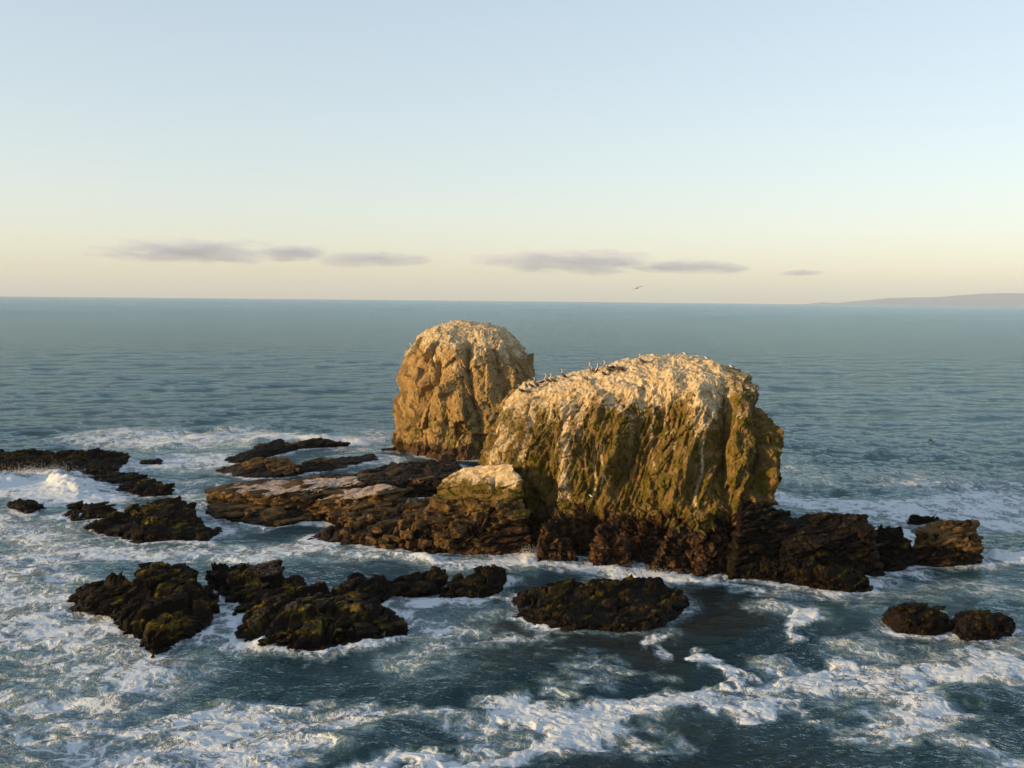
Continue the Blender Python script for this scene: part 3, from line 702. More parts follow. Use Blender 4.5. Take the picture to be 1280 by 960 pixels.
    na = b.n('ShaderNodeVectorMath', operation='ADD'); b.link(bp.outputs['Normal'], na.inputs[0]); b.link(ss.outputs[0], na.inputs[1])
    nn = b.n('ShaderNodeVectorMath', operation='NORMALIZE'); b.link(na.outputs[0], nn.inputs[0])
    b.link(bp.outputs['Normal'], p.inputs['Normal'])
    gl = b.n('ShaderNodeBsdfGlossy'); gl.inputs['Color'].default_value = C(.77, .945, 1.0); b.link(b.math('ADD', .09, b.math('MULTIPLY', far, .08)), gl.inputs['Roughness']); b.link(nn.outputs[0], gl.inputs['Normal'])
    fr = b.n('ShaderNodeFresnel'); fr.inputs['IOR'].default_value = 1.333; b.link(nn.outputs[0], fr.inputs['Normal'])
    # facets of a rough sea hide one another, so far water mirrors less than a flat sheet would
    fac = b.math('MULTIPLY', b.math('MULTIPLY', fr.outputs[0], b.math('SUBTRACT', 1.0, b.math('MULTIPLY', far, .10))), b.math('SUBTRACT', 1.0, foam))
    ms = b.n('ShaderNodeMixShader'); b.link(fac, ms.inputs[0]); b.link(p.outputs['BSDF'], ms.inputs[1]); b.link(gl.outputs[0], ms.inputs[2])
    b.link(ms.outputs[0], b.n('ShaderNodeOutputMaterial').inputs['Surface'])
    return m

# distance to the nearest rock edge on a half metre chart
GX0, GY0, GS, GNX, GNY = -140.0, 55.0, .5, 460, 480
chart = np.full((GNY, GNX), 99.0, np.float32)
W = np.concatenate(WATERLINE)
ci = ((W[:, 0] - GX0) / GS).astype(int); cj = ((W[:, 1] - GY0) / GS).astype(int)
ok = (ci >= 0) & (ci < GNX) & (cj >= 0) & (cj < GNY)
chart[cj[ok], ci[ok]] = 0
for _ in range(28):
    p = np.pad(chart, 1, constant_values=99.0)
    for dy in (0, 1, 2):
        for dx in (0, 1, 2):
            chart = np.minimum(chart, p[dy:dy + GNY, dx:dx + GNX] + GS * math.hypot(dx - 1, dy - 1))
def rock_dist(x, y):
    i = np.clip(((x - GX0) / GS), 0, GNX - 1.01); j = np.clip(((y - GY0) / GS), 0, GNY - 1.01)
    d = chart[j.astype(int), i.astype(int)]
    return np.where((x < GX0) | (x > GX0 + GS * GNX) | (y > GY0 + GS * GNY), 99.0, d)
def seg_field(x, y, pts, r, flat=False):
    """soft ribbon of half-width r (metres) along a surveyed line on the water"""
    P = [at_z(a, b, 0)[:2] for a, b in pts]
    if len(P) == 1: P = P * 2
    lo = np.min(P, axis=0) - 2.6 * r; hi = np.max(P, axis=0) + 2.6 * r
    inside = np.where((x > lo[0]) & (x < hi[0]) & (y > lo[1]) & (y < hi[1]))[0]
    full = np.zeros(x.shape); x = x[inside]; y = y[inside]
    best = np.full(x.shape, 1e9)
    for a, c in zip(P, P[1:]):
        v = c - a; L2 = max(v @ v, 1e-6)
        t = np.clip(((x - a[0]) * v[0] + (y - a[1]) * v[1]) / L2, 0, 1)
        best = np.minimum(best, (x - a[0] - t * v[0]) ** 2 + (y - a[1] - t * v[1]) ** 2)
    full[inside] = sstep(1.7, .4, np.sqrt(best) / r) if flat else np.exp(-best / (r * r))
    return full
FOAM = [  # line on the water, half-width in metres, coverage
    ([(-40, 612), (40, 605), (100, 620)], 6.5, 1.0), ([(-40, 650), (60, 665), (60, 700)], 7, .58), ([(0, 720), (60, 760), (60, 820)], 8, .58),
    ([(0, 690), (200, 690), (330, 690)], 4.5, .6), ([(330, 685), (520, 697), (640, 705)], 3.6, .6), ([(100, 800), (160, 830), (100, 900)], 6, .5),
    ([(160, 545), (230, 548), (300, 545)], 12, .74), ([(170, 580), (250, 575)], 9, .66), ([(220, 600), (245, 620), (280, 660)], 4, .5),
    ([(330, 545), (440, 550)], 5, .85), ([(430, 575), (480, 575)], 5, .55), ([(470, 540), (440, 560)], 8, .45),
    ([(650, 700), (740, 708), (835, 722)], 2.8, .88), ([(560, 705), (650, 705)], 2.5, .6),
    ([(275, 740), (285, 770), (300, 790)], 1.6, .7), ([(260, 800), (330, 806), (400, 800)], 2.0, .62), ([(500, 745), (560, 752)], 2.0, .68),
    ([(520, 780), (560, 800), (520, 820)], 4.0, .44), ([(590, 770), (560, 740)], 3, .4),
    ([(200, 905), (280, 890), (340, 875)], 2.4, .8), ([(300, 920), (380, 915), (440, 905)], 2.2, .7), ([(180, 950), (300, 955), (340, 930)], 3.5, .62), ([(20, 930), (150, 940)], 5, .55), ([(0, 860), (60, 880)], 5, .5),
    ([(640, 880), (720, 885), (840, 870)], 2.2, .9), ([(700, 890), (780, 895), (740, 925)], 2.6, .92), ([(500, 955), (600, 948), (720, 938)], 1.5, .92), ([(500, 905), (600, 895), (660, 880)], 1.4, .6), ([(840, 875), (930, 880), (990, 880)], 1.2, .85), ([(560, 920), (640, 915)], 1.6, .5),
    ([(920, 862), (1010, 838), (1080, 830)], 1.8, .85), ([(1000, 850), (1120, 848), (1230, 840)], 3.2, .84), ([(1120, 870), (1180, 890), (1130, 910)], 2.2, .78), ([(1150, 905), (1210, 925), (1260, 950)], 1.5, .75), ([(1230, 830), (1280, 840)], 2.5, .66), ([(1060, 910), (1120, 925)], 1.6, .5),
    ([(880, 815), (900, 835), (890, 860)], 1.0, .85), ([(850, 818), (900, 818)], .7, .8), ([(985, 790), (1010, 770)], 1.0, .75), ([(960, 760), (1010, 765)], 2.5, .42), ([(810, 800), (840, 795)], .9, .7), ([(640, 800), (720, 808)], 1.3, .45), ([(690, 850), (760, 830)], 1.5, .4),
    ([(960, 620), (1020, 628), (1100, 632)], 6, .66), ([(1110, 640), (1250, 625)], 9, .62), ([(1150, 600), (1290, 610)], 12, .45), ([(1240, 655), (1290, 650)], 4, .8), ([(1250, 697), (1300, 697)], 1.6, 1.0), ([(1125, 665), (1142, 690)], 1.4, .85), ([(1090, 715), (1160, 715)], 2.2, .6), ([(1000, 745), (1080, 750)], 2.5, .42), ([(1100, 735), (1280, 740)], 4, .34), ([(1080, 810), (1280, 812)], 3, .4),
    ([(860, 722), (960, 738)], 1.6, .55), ([(1180, 720), (1250, 730)], 3, .3), ([(975, 575), (1010, 600)], 6, .35),
]
AER_SHEEN = [([(-40, 700), (100, 720), (60, 850), (100, 940)], 10, .55), ([(100, 690), (400, 690), (640, 705), (840, 715)], 5, .65), ([(520, 760), (540, 820)], 5, .7), ([(60, 610), (220, 560), (330, 560)], 12, .5),
       ([(280, 900), (420, 920)], 4, .4), ([(600, 920), (780, 890), (1000, 870), (1240, 850)], 3, .35), ([(960, 620), (1280, 640)], 10, .45), ([(1000, 760), (1240, 730)], 5, .3), ([(1010, 545), (1310, 525)], 26, .42), ([(1000, 495), (1320, 485)], 30, .28)]  # the wide far-right strokes paint a pale sky sheen into the water colour
KELP = [([(640, 790), (760, 800), (900, 775)], 4.0, .9), ([(880, 745), (940, 770)], 3.5, .8), ([(600, 770), (640, 760)], 3, .7), ([(880, 930), (1000, 945)], 5, .35)]
SURGE = [  # breaking crests: line, half-width, height
    ([(-40, 608), (20, 598), (75, 596), (108, 618)], 2.8, 1.7), ([(312, 556), (345, 546), (440, 550)], 1.8, .8), ([(1246, 696), (1300, 694)], 1.1, 1.0), ([(485, 694), (545, 698)], 1.6, .7),
    ([(660, 702), (740, 708), (838, 722)], 1.4, .38), ([(230, 548), (300, 545)], 5, .35),
    ([(330, 802), (390, 798)], .8, .5), ([(990, 785), (1015, 770)], .8, .2)]

def build_sea():
    # a fan of rings round the foot of the headland: fine where the photograph looks, coarse elsewhere
    az = np.concatenate([np.linspace(-180, -35, 24)[:-1], np.linspace(-35, 35, 830), np.linspace(35, 180, 24)[1:-1]])
    az = np.radians(az)
    dep = np.concatenate([np.linspace(math.radians(84), math.radians(30), 8)[:-1], np.arctan(np.linspace(math.tan(math.radians(29)), CAM_H / 5500., 820)), np.arctan(CAM_H / np.geomspace(5800., 30000., 14))])
    r = CAM_H / np.tan(dep)
    A, Rr = np.meshgrid(az, r)
    x = Rr * np.sin(A); y = Rr * np.cos(A)
    x = x.ravel(); y = y.ravel(); rr = Rr.ravel()
    z = np.zeros_like(x)
    near = (rr < 1000) & (rr > 55) & (np.abs(np.arctan2(x, y)) < R(36))
    xn, yn, rn = x[near], y[near], rr[near]
    sp = np.maximum(rn * .0014, rn ** 2 / (CAM_H * 1650))           # ring spacing
    rng = np.random.RandomState(4)
    zz = np.zeros_like(xn)
    for k in range(64):
        lam = 1.1 * (34 / 1.1) ** (k / 63.0)
        th = rng.normal(0, .55) - 1.25                              # mean travel: towards the shore, a little to the right
        a = .046 * lam / (2 * math.pi) * (1.0 if lam < 7 else .45)
        kx, ky = math.cos(th) * 2 * math.pi / lam, math.sin(th) * 2 * math.pi / lam
        ph = kx * xn + ky * yn + rng.uniform(0, 6.28)
        zz += a * sstep(2.2, 5, lam / sp) * (2.2 * (1 - np.abs(np.sin(ph * .5))) ** 1.3 - .8 + .25 * np.sin(ph + .7))
    zz *= 1 + .5 * noise(xn * .02, yn * .02, 0 * xn, 900)
    rd = rock_dist(xn, yn)
    zz *= .45 + .55 * sstep(0, 14, rd)
    sel = (rn < 420) & (np.abs(np.arctan2(xn, yn)) < R(38))
    xs, ys, ds = xn[sel], yn[sel], rd[sel]
    wx = xs + 4.2 * fbm(xs * .10, ys * .10, 0 * xs, 910, 4) + 1.3 * fbm(xs * .5, ys * .5, 0 * xs, 912, 3)
    wy = ys + 3.6 * fbm(xs * .10, ys * .10, 0 * xs, 911, 4) + 1.2 * fbm(xs * .5, ys * .5, 0 * xs, 913, 3)
    f = np.zeros_like(xs); ae_sheen = np.zeros_like(xs); kp = np.zeros_like(xs); up = np.zeros_like(xs)
    for pts, w, s in FOAM: f = np.maximum(f, (s if s < .7 else s * .82) * seg_field(wx, wy, pts, w * (1.15 if s < .7 else 1.25), s > .6))
    for pts, w, s in AER_SHEEN: ae_sheen = np.maximum(ae_sheen, s * seg_field(wx, wy, pts, w * 1.2))
    for pts, w, s in KELP: kp = np.maximum(kp, s * seg_field(wx, wy, pts, w))
    n2 = fbm(xs * .14, ys * .14, 0 * xs, 920, 3)
    f = np.maximum(f, (.66 + .35 * n2) * np.exp(-(ds / (1.0 + 1.2 * sstep(-.3, .5, n2))) ** 1.5) * (1 - .6 * kp))
    zz[sel] *= 1 - .5 * sstep(.4, .9, f)
    lump = .75 + .35 * fbm(xs * .5, ys * .5, 0 * xs, 930, 4, .55) + .9 * noise(xs * .15, ys * .15, 0 * xs, 931)
    for pts, w, h in SURGE:
        up = np.maximum(up, h * seg_field(wx * .6 + xs * .4, wy * .6 + ys * .4, pts, w) * np.clip(lump, .1, 2))
    lumps = ridged(wx * .35, wy * .5, 0 * xs, 940, 4, .62)
    zz[sel] += up + .05 * sstep(.45, .95, f) * lumps + .08 * sstep(.2, .6, f) * fbm(wx * .8, wy * 1.2, 0 * xs, 945, 3, .6)
    z[near] = zz
    z -= rr ** 2 / (2 * EARTH)
    foam = np.zeros_like(x); aer_sheen = np.zeros_like(x); kelp = np.zeros_like(x)
    idx = np.where(near)[0][sel]
    foam[idx] = f; aer_sheen[idx] = np.clip(ae_sheen + .25 * f, 0, 1); kelp[idx] = kp
    nr, na = len(r), len(az)
    i = np.arange(nr - 1)[:, None] * na; j = np.arange(na)[None, :]; jn = (j + 1) % na
    # quads facing up
    Q = np.stack([i + j, i + na + j, i + na + jn, i + jn], -1).reshape(-1, 4)[:, ::-1]
    me = bpy.data.meshes.new('sea')
    nv, nq = nr * na, len(Q)
    me.vertices.add(nv); me.vertices.foreach_set('co', np.stack([x, y, z], 1).astype(np.float32).ravel())
    me.loops.add(nq * 4); me.loops.foreach_set('vertex_index', Q.astype(np.int32).ravel())
    me.polygons.add(nq); me.polygons.foreach_set('loop_start', np.arange(0, nq * 4, 4, dtype=np.int32))
    me.update(calc_edges=True)
    me.shade_smooth()
    set_attr(me, 'foam', foam); set_attr(me, 'aerated_sheen', aer_sheen); set_attr(me, 'kelp', kelp)
    me.materials.append(sea_material())
    o = link('sea', me)
    N = np.empty(3, np.float32)
    print('sea normal', me.polygons[nq // 2].normal[:], nq)
    return tag(o, 'grey green sea with foam round the rocks', kind='structure')
SEA = build_sea()
print('sea', time.time() - T0)
# ------------------------------------------------------------------ far headland, haze, clouds
def headland():
    top = [(1010, 380.0), (1030, 377.6), (1045, 379.2), (1062, 377.0), (1085, 375.2), (1110, 372.8), (1140, 371.8), (1170, 371.6), (1200, 369.0), (1230, 367.0), (1260, 366.2), (1300, 366.6), (1350, 365), (1420, 366)]
    D = 36000.0; V = []; n = 90; m = 9
    pxs = np.linspace(1010, 1420, n)
    hs = np.array([max(at_y(p, np.interp(p, *zip(*top)), D)[2], -80.0) for p in pxs])
    NZ = lambda a, c: float(fbm(np.array([a]), np.array([c]), np.array([0.]), 5, 2)[0])
    for i, p in enumerate(pxs):
        X = at_y(p, 380, D)[0]
        for j in range(m):
            t = j / (m - 1)
            prof = [-.02, .16, .42, .70, .90, 1.0, .9, .6, -.02][j]
            dy = (t - .55) * 4200
            k = 1 + .10 * NZ(X / 900., dy / 900.) * (j not in (0, 5, 8))
            V.append((X + dy * .2, D + dy, -90 + (hs[i] + 90) * prof * k if prof > 0 else -90.0))
    F = [(i * m + j, (i + 1) * m + j, (i + 1) * m + j + 1, i * m + j + 1) for i in range(n - 1) for j in range(m - 1)]
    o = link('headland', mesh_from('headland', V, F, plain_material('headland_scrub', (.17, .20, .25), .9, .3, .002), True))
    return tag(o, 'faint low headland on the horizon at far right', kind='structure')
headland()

def haze_box():
    h = 41000.0; z0, z1 = -92.0, 520.0
    V = [(a, b_, c) for a in (-h, h) for b_ in (-h, h) for c in (z0, z1)]
    F = [(0, 1, 3, 2), (4, 6, 7, 5), (0, 4, 5, 1), (2, 3, 7, 6), (0, 2, 6, 4), (1, 5, 7, 3)]
    m, nt = new_mat('haze_air')
    v = nt.nodes.new('ShaderNodeVolumePrincipled')
    v.inputs['Color'].default_value = C(.74, .85, 1.0); v.inputs['Density'].default_value = HAZE_D; v.inputs['Anisotropy'].default_value = 0.0
    nt.links.new(v.outputs['Volume'], nt.nodes.new('ShaderNodeOutputMaterial').inputs['Volume'])
    o = link('haze', mesh_from('haze', V, F, m))
    return tag(o, 'thin pale sea haze', kind='stuff')
HAZE_D = 2.4e-5
haze_box()

def cloud_material():
    m, nt = new_mat('cloud_vapour'); b = NB(nt)
    obj = b.n('ShaderNodeTexCoord').outputs['Object']
    ln = b.n('ShaderNodeVectorMath', operation='LENGTH'); b.link(obj, ln.inputs[0])
    fall = b.math('SUBTRACT', 1.0, ln.outputs['Value'], clamp=True)
    gp = b.n('ShaderNodeNewGeometry').outputs['Position']
    nz = b.noise(b.scale(gp, (.0006, .0004, .0024)), 1.0, 5, .62)
    den = b.math('MULTIPLY', b.math('SUBTRACT', b.math('ADD', b.math('MULTIPLY', fall, 1.1), b.math('MULTIPLY', nz, 1.6)), 1.05, clamp=True), .0012)
    v = b.n('ShaderNodeVolumePrincipled')
    v.inputs['Color'].default_value = C(.66, .70, .93)
    b.link(den, v.inputs['Density'])
    b.link(v.outputs['Volume'], b.n('ShaderNodeOutputMaterial').inputs['Volume'])
    return m
def cloud_mesh():
    bm = bmesh.new(); bmesh.ops.create_icosphere(bm, subdivisions=4, radius=1.0)
    me = bpy.data.meshes.new('cloud'); bm.to_mesh(me); bm.free(); me.materials.append(cloud_material())
    return me
CM = cloud_mesh()
DC = 56000.0
for px, py, wpx, hpx, lab in [
        (225, 314, 125, 15, 'long mauve cloud bank, leftmost above the horizon'), (366, 316, 45, 9, 'short thin cloud just right of the leftmost bank'),
        (465, 324, 75, 10, 'flat mauve cloud left of the picture centre above the horizon'), (715, 328, 135, 14, 'largest pale mauve cloud bank, above the stacks'),
        (865, 335, 80, 8, 'thin cloud trailing right of the largest bank'), (1000, 341, 30, 4, 'faintest small wisp, rightmost above the sea horizon')]:
    p = at_y(px, py, DC); k = DC / FPX
    o = link('cloud', CM); o.location = p; o.scale = (wpx * 1.38 * k, 1800.0, hpx * 1.5 * k)
    tag(o, lab, 'cloud', 'low clouds over the horizon')
# ------------------------------------------------------------------ birds, surfers, small things
def loft(rings, nseg=10, cap=True):
    """rings: (centre, tangent-ish up vector ignored, rx, rz) along a path; returns V, F"""
    V, F = [], []
    P = [Vector(r[0]) for r in rings]
    for i, r in enumerate(rings):
        t = (P[min(i + 1, len(P) - 1)] - P[max(i - 1, 0)]).normalized()
        s = Vector((0, 1, 0)); n = s.cross(t).normalized() if abs(t.y) < .95 else Vector((0, 0, 1)); s = t.cross(n).normalized()
        for k in range(nseg):
            a = 2 * math.pi * k / nseg
            V.append(P[i] + s * (r[1] * math.cos(a)) + n * (r[2] * math.sin(a)))
    for i in range(len(rings) - 1):
        for k in range(nseg):
            a, b_ = i * nseg + k, i * nseg + (k + 1) % nseg
            F.append((a, b_, b_ + nseg, a + nseg))
    if cap:
        F.append(tuple(reversed(range(nseg)))); F.append(tuple(range((len(rings) - 1) * nseg, len(rings) * nseg)))
    return V, F
M_PBODY = plain_material('pelican_brown_feather', (.055, .036, .026), .8, .4, 9)
M_PALE = plain_material('pale_feather', (.62, .55, .45), .8, .15, 8)
M_BILL = plain_material('bill_horn', (.45, .26, .12), .5, .2, 8)
M_WHITE = plain_material('white_feather', (.78, .76, .72), .8, .1, 8)
M_GREYF = plain_material('grey_feather', (.12, .12, .13), .8, .3, 8)
M_BLACKF = plain_material('black_feather', (.02, .02, .022), .7, .3, 8)

def bird_mesh(name, rings, mats, pick, nseg=10):
    V, F = loft(rings, nseg)
    me = mesh_from(name, V, F, None, True)
    for m in mats: me.materials.append(m)
    for p in me.polygons: p.material_index = pick(p.center, p.normal)
    return me
def wing_mesh(side, mat, L=.62, hgt=.22):
    # folded wing lying along the flank
    rings = [((.20, side * .13, .10), .02, .05), ((.10, side * .165, .10), .035, hgt * .5), ((-.15, side * .165, .04), .035, hgt * .48), ((-.38, side * .10, -.04), .02, .07), ((-.52, side * .05, -.08), .008, .02)]
    V, F = loft([((c[0], c[1], c[2] + .0), a, b_) for c, a, b_ in rings], 8)
    return mesh_from('wing', V, F, mat, True)
PEL = {}
def pelican_parts(tilt, neck):
    key = (tilt, neck)
    if key in PEL: return PEL[key]
    ca, sa = math.cos(R(tilt)), math.sin(R(tilt))
    def T(x, z): return (x * ca - z * sa, 0, .36 + x * sa + z * ca)
    body = [(T(-.50, -.03), .015, .012), (T(-.38, -.02), .07, .05), (T(-.22, 0), .14, .13), (T(0, 0), .175, .175), (T(.18, .02), .14, .15), (T(.30, .07), .085, .09)]
    bx, _, bz = T(.30, .07)
    if neck == 'up': nk = [((bx + .07, 0, bz + .12), .055, .06), ((bx + .03, 0, bz + .28), .042, .045), ((bx + .02, 0, bz + .42), .04, .042), ((bx + .06, 0, bz + .50), .05, .05), ((bx + .14, 0, bz + .50), .04, .04), ((bx + .18, 0, bz + .48), .025, .025)]
    else: nk = [((bx + .08, 0, bz + .05), .06, .06), ((bx + .03, 0, bz + .16), .05, .05), ((bx - .01, 0, bz + .24), .05, .05), ((bx + .07, 0, bz + .29), .052, .05), ((bx + .15, 0, bz + .27), .04, .04), ((bx + .19, 0, bz + .25), .025, .025)]
    hx, hz = nk[-1][0][0], nk[-1][0][2]
    zb = bz + .05
    me = bird_mesh('body', body + nk, [M_PBODY, M_PALE], lambda c, n: 1 if (c.z > zb + .04 or (n.z < -.55)) else 0)
    V, F = loft([((hx - .02, 0, hz), .03, .03), ((hx + .12, 0, hz - .09), .025, .022), ((hx + .26, 0, hz - .20), .02, .018), ((hx + .34, 0, hz - .27), .008, .008)], 8)
    bill = mesh_from('bill', V, F, M_BILL, True)
    V, F = loft([((hx - .01, 0, hz - .03), .02, .02), ((hx + .10, 0, hz - .14), .022, .035), ((hx + .22, 0, hz - .22), .012, .015)], 8)
    pouch = mesh_from('pouch', V, F, M_PBODY, True)
    wings = []
    for s in (-1, 1):
        V, F = loft([(T(.22, .07)[:1] + (s * .12,) + T(.22, .07)[2:], .02, .05), (T(.08, .06)[:1] + (s * .175,) + T(.08, .06)[2:], .03, .12), (T(-.18, .03)[:1] + (s * .16,) + T(-.18, .03)[2:], .03, .11), (T(-.42, .0)[:1] + (s * .08,) + T(-.42, .0)[2:], .02, .05), (T(-.58, -.03)[:1] + (s * .03,) + T(-.58, -.03)[2:], .006, .015)], 8)
        wings.append(mesh_from('wing', V, F, M_PBODY, True))
    legs = []
    for s in (-1, 1):
        V, F = loft([((-.02, s * .07, .26), .03, .03), ((.0, s * .07, .12), .016, .016), ((.0, s * .07, .03), .014, .014)], 6)
        n0 = len(V)
        V += [Vector((-.03, s * .07, .035)), Vector((.13, s * .07 - .06, .0)), Vector((.15, s * .07, .0)), Vector((.13, s * .07 + .06, .0)), Vector((-.03, s * .07, .0))]
        F += [(n0, n0 + 1, n0 + 2), (n0, n0 + 2, n0 + 3), (n0, n0 + 4, n0 + 1), (n0, n0 + 3, n0 + 4), (n0 + 4, n0 + 3, n0 + 2, n0 + 1)]
        legs.append(mesh_from('leg', V, F, M_GREYF, False))
    PEL[key] = [('body', me), ('bill', bill), ('pouch', pouch), ('wing', wings[0]), ('wing', wings[1]), ('leg', legs[0]), ('leg', legs[1])]
    return PEL[key]
GULL = []
def gull_parts():
    if GULL: return GULL
    body = [((-.26, 0, .20), .01, .01), ((-.18, 0, .20), .04, .035), ((-.05, 0, .19), .075, .075), ((.08, 0, .20), .07, .075), ((.15, 0, .25), .045, .05), ((.19, 0, .30), .042, .045), ((.24, 0, .315), .03, .03), ((.265, 0, .31), .015, .015)]
    GULL.append(('body', bird_mesh('body', body, [M_WHITE], lambda c, n: 0)))
    V, F = loft([((.255, 0, .31), .013, .013), ((.30, 0, .305), .009, .009), ((.325, 0, .295), .003, .003)], 6)
    GULL.append(('bill', mesh_from('bill', V, F, M_BILL, True)))
    for s in (-1, 1):
        V, F = loft([((.08, s * .055, .235), .012, .03), ((-.04, s * .075, .225), .016, .055), ((-.18, s * .05, .215), .012, .035), ((-.34, s * .015, .215), .004, .008)], 8)
        GULL.append(('wing', mesh_from('wing', V, F, M_GREYF, True)))
    for s in (-1, 1):
        V, F = loft([((0, s * .03, .14), .012, .012), ((.0, s * .03, .03), .008, .008), ((.03, s * .03, .0), .02, .006)], 6)
        GULL.append(('leg', mesh_from('leg', V, F, M_BILL, True)))
    return GULL
CORM = []
def cormorant_parts():
    if CORM: return CORM
    body = [((-.26, 0, .10), .02, .02), ((-.16, 0, .22), .07, .06), ((-.04, 0, .36), .10, .095), ((.02, 0, .50), .075, .075), ((.03, 0, .62), .035, .035), ((.0, 0, .72), .028, .028), ((.03, 0, .79), .035, .032), ((.08, 0, .80), .02, .02)]
    CORM.append(('body', bird_mesh('body', body, [M_BLACKF, M_PALE], lambda c, n: 1 if (n.x > .6 and .25 < c.z < .6) else 0)))
    V, F = loft([((.07, 0, .80), .012, .012), ((.15, 0, .80), .006, .006)], 6); CORM.append(('bill', mesh_from('bill', V, F, M_BILL, True)))
    for s in (-1, 1):
        V, F = loft([((-.02, s * .05, .25), .02, .02), ((0, s * .05, .04), .013, .013), ((.05, s * .05, 0), .03, .006)], 6); CORM.append(('leg', mesh_from('leg', V, F, M_BLACKF, True)))
    return CORM

B_NEAR, B_FAR, B_LEDGE = bvh_of(S_NEAR), bvh_of(S_FAR), bvh_of(S_M)
CAMP = Vector((0, 0, CAM_H))
def foot(px, py, trees):
    """where the line of sight meets the rock; on a skyline, step down until it does"""
    for k in range(60):
        d = Vector(ray(px, py + .5 * k)).normalized(); best = None
        for t in trees:
            h = t.ray_cast(CAMP, d)
            if h[0] is not None and (best is None or h[3] < best[3]): best = h
        if best:
            p = best[0]
            if best[1].z < .45:                      # on a wall: look for the ledge just behind
                for q in range(1, 9):
                    for t in trees:
                        h = t.ray_cast(Vector((p.x, p.y + .3 * q, p.z + 1.2)), Vector((0, 0, -1)))
                        if h[0] is not None and h[1].z > .5 and h[0].z > p.z - .3: return h[0]
            return p
def place(name, parts, loc, face, scale, label, cat, group):
    e = empty(name, loc); e.rotation_euler = (0, 0, R(face)); e.scale = (scale,) * 3
    for n, me in parts: link(n, me, e)
    return tag(e, label, cat, group)
ORD = ['first', 'second', 'third', 'fourth', 'fifth', 'sixth', 'seventh', 'eighth', 'ninth', 'tenth']
pel_left = [(651.7, 492, 200, 20, 'up'), (659, 493, 160, 5, 'low'), (664.5, 486, 185, 25, 'up'), (670.5, 484, 180, 35, 'up'), (677.5, 481, 10, 15, 'low'), (685, 479, 175, 25, 'up'), (691.5, 479, 170, 25, 'up'), (705, 473.5, 190, 35, 'up'), (732, 476.5, 120, 20, 'low')]
pel_right = [(740, 465, 165, 25, 'up'), (742.5, 468, 185, 30, 'low'), (745.5, 466, 60, 25, 'up'), (755, 471, 190, 30, 'low'), (758.5, 463, 180, 25, 'up'), (761, 466, 170, 20, 'low'), (765, 463, 15, 5, 'low'), (772, 464.5, 160, 25, 'low'), (777, 465.5, 200, 35, 'low'), (802.5, 455, 170, 30, 'up')]
GP = 'pelicans resting along the top of the broad stack'
PS = 1.22
for i, (px, py, fc, tl, nk) in enumerate(pel_left):
    p = foot(px, py, [B_NEAR])
    lab = ['leftmost pelican, at the low left end of the ridge on the broad stack', None, None, None, None, None, None, 'pelican standing alone on the bare slope, casting a shadow to its right', 'pelican facing the camera midway between the two flocks'][i] or '%s pelican from the left in the left flock on the broad stack' % ORD[i]
    place('pelican', pelican_parts(tl, nk), p, fc, PS, lab, 'pelican', GP)
for i, (px, py, fc, tl, nk) in enumerate(pel_right):
    p = foot(px, py, [B_NEAR])
    lab = 'lone upright pelican right of the right flock on the broad stack' if i == 9 else '%s pelican from the left in the right flock on the broad stack' % ORD[i]
    place('pelican', pelican_parts(tl, nk), p, fc, PS, lab, 'pelican', GP)
GG = 'white gulls standing on the rocks'
for px, py, tr, fc, lab in [(817.5, 447, [B_NEAR], 180, 'white gull on the skyline nearest the lone upright pelican'), (857, 445, [B_NEAR], 175, 'grey-backed gull at the highest point of the broad stack'), (884, 449, [B_NEAR], 185, 'gull on the skyline right of the summit of the broad stack'),
        (791, 465, [B_NEAR], 170, 'gull on the guano just below the right pelican flock'), (915, 461, [B_NEAR], 180, 'gull near the right-hand shoulder of the broad stack'), (514, 428, [B_FAR], 190, 'gull on the upper left shoulder of the tan stack'), (429, 599, [B_LEDGE], 180, 'gull standing on the low ledge behind the pale-topped slab'),
        (740, 623, [B_NEAR], 180, 'gull on a small step halfway down the face of the broad stack')]:
    p = foot(px, py, tr)
    if p is None: print('no foot', px, py); continue
    place('gull', gull_parts(), p, fc, 1.5, lab, 'gull', GG)
p = foot(659, 482, [B_NEAR])
place('cormorant', cormorant_parts(), foot(657.5, 488, [B_NEAR]), 200, 1.35, 'dark upright cormorant behind the two leftmost pelicans', 'cormorant', None)
place('cormorant', cormorant_parts(), foot(947, 500, [B_NEAR]), 20, 1.1, 'small dark bird on the right edge of the broad stack', 'cormorant', None)

# gull on the wing
fp = at_y(797, 360, 165)
fl = empty('flying_bird', fp); fl.rotation_euler = (R(-24), R(-18), R(20)); fl.scale = (1.15,) * 3
tag(fl, 'bird gliding in the sky above the broad stack', 'bird')
V, F = loft([((0, -.34, 0), .01, .01), ((0, -.22, 0), .05, .03), ((0, -.05, 0), .08, .07), ((0, .10, 0), .07, .07), ((0, .22, .02), .045, .045), ((0, .30, .01), .03, .03), ((0, .37, 0), .008, .008)], 10)
link('body', mesh_from('body', V, F, M_GREYF, True), fl)
for s in (-1, 1):
    ctrl = [(.05, 0, .20, .0), (.30, .06, .20, .10), (.55, .02, .16, .06), (.78, -.06, .09, .0), (.92, -.14, .02, -.05)]
    V = []; F = []
    for x, yy, c, zz in ctrl:
        for dy, dz in ((c * .5, 0), (c * .1, .018), (-c * .5, 0), (c * .1, -.008)): V.append((s * x, yy + dy, zz + dz))
    for i in range(len(ctrl) - 1):
        for k in range(4):
            a, b_ = i * 4 + k, i * 4 + (k + 1) % 4
            F.append((a, b_, b_ + 4, a + 4))
    F += [(0, 1, 2, 3), tuple(range((len(ctrl) - 1) * 4, len(ctrl) * 4))]
    link('wing', mesh_from('wing', V, F, M_GREYF, True), fl)

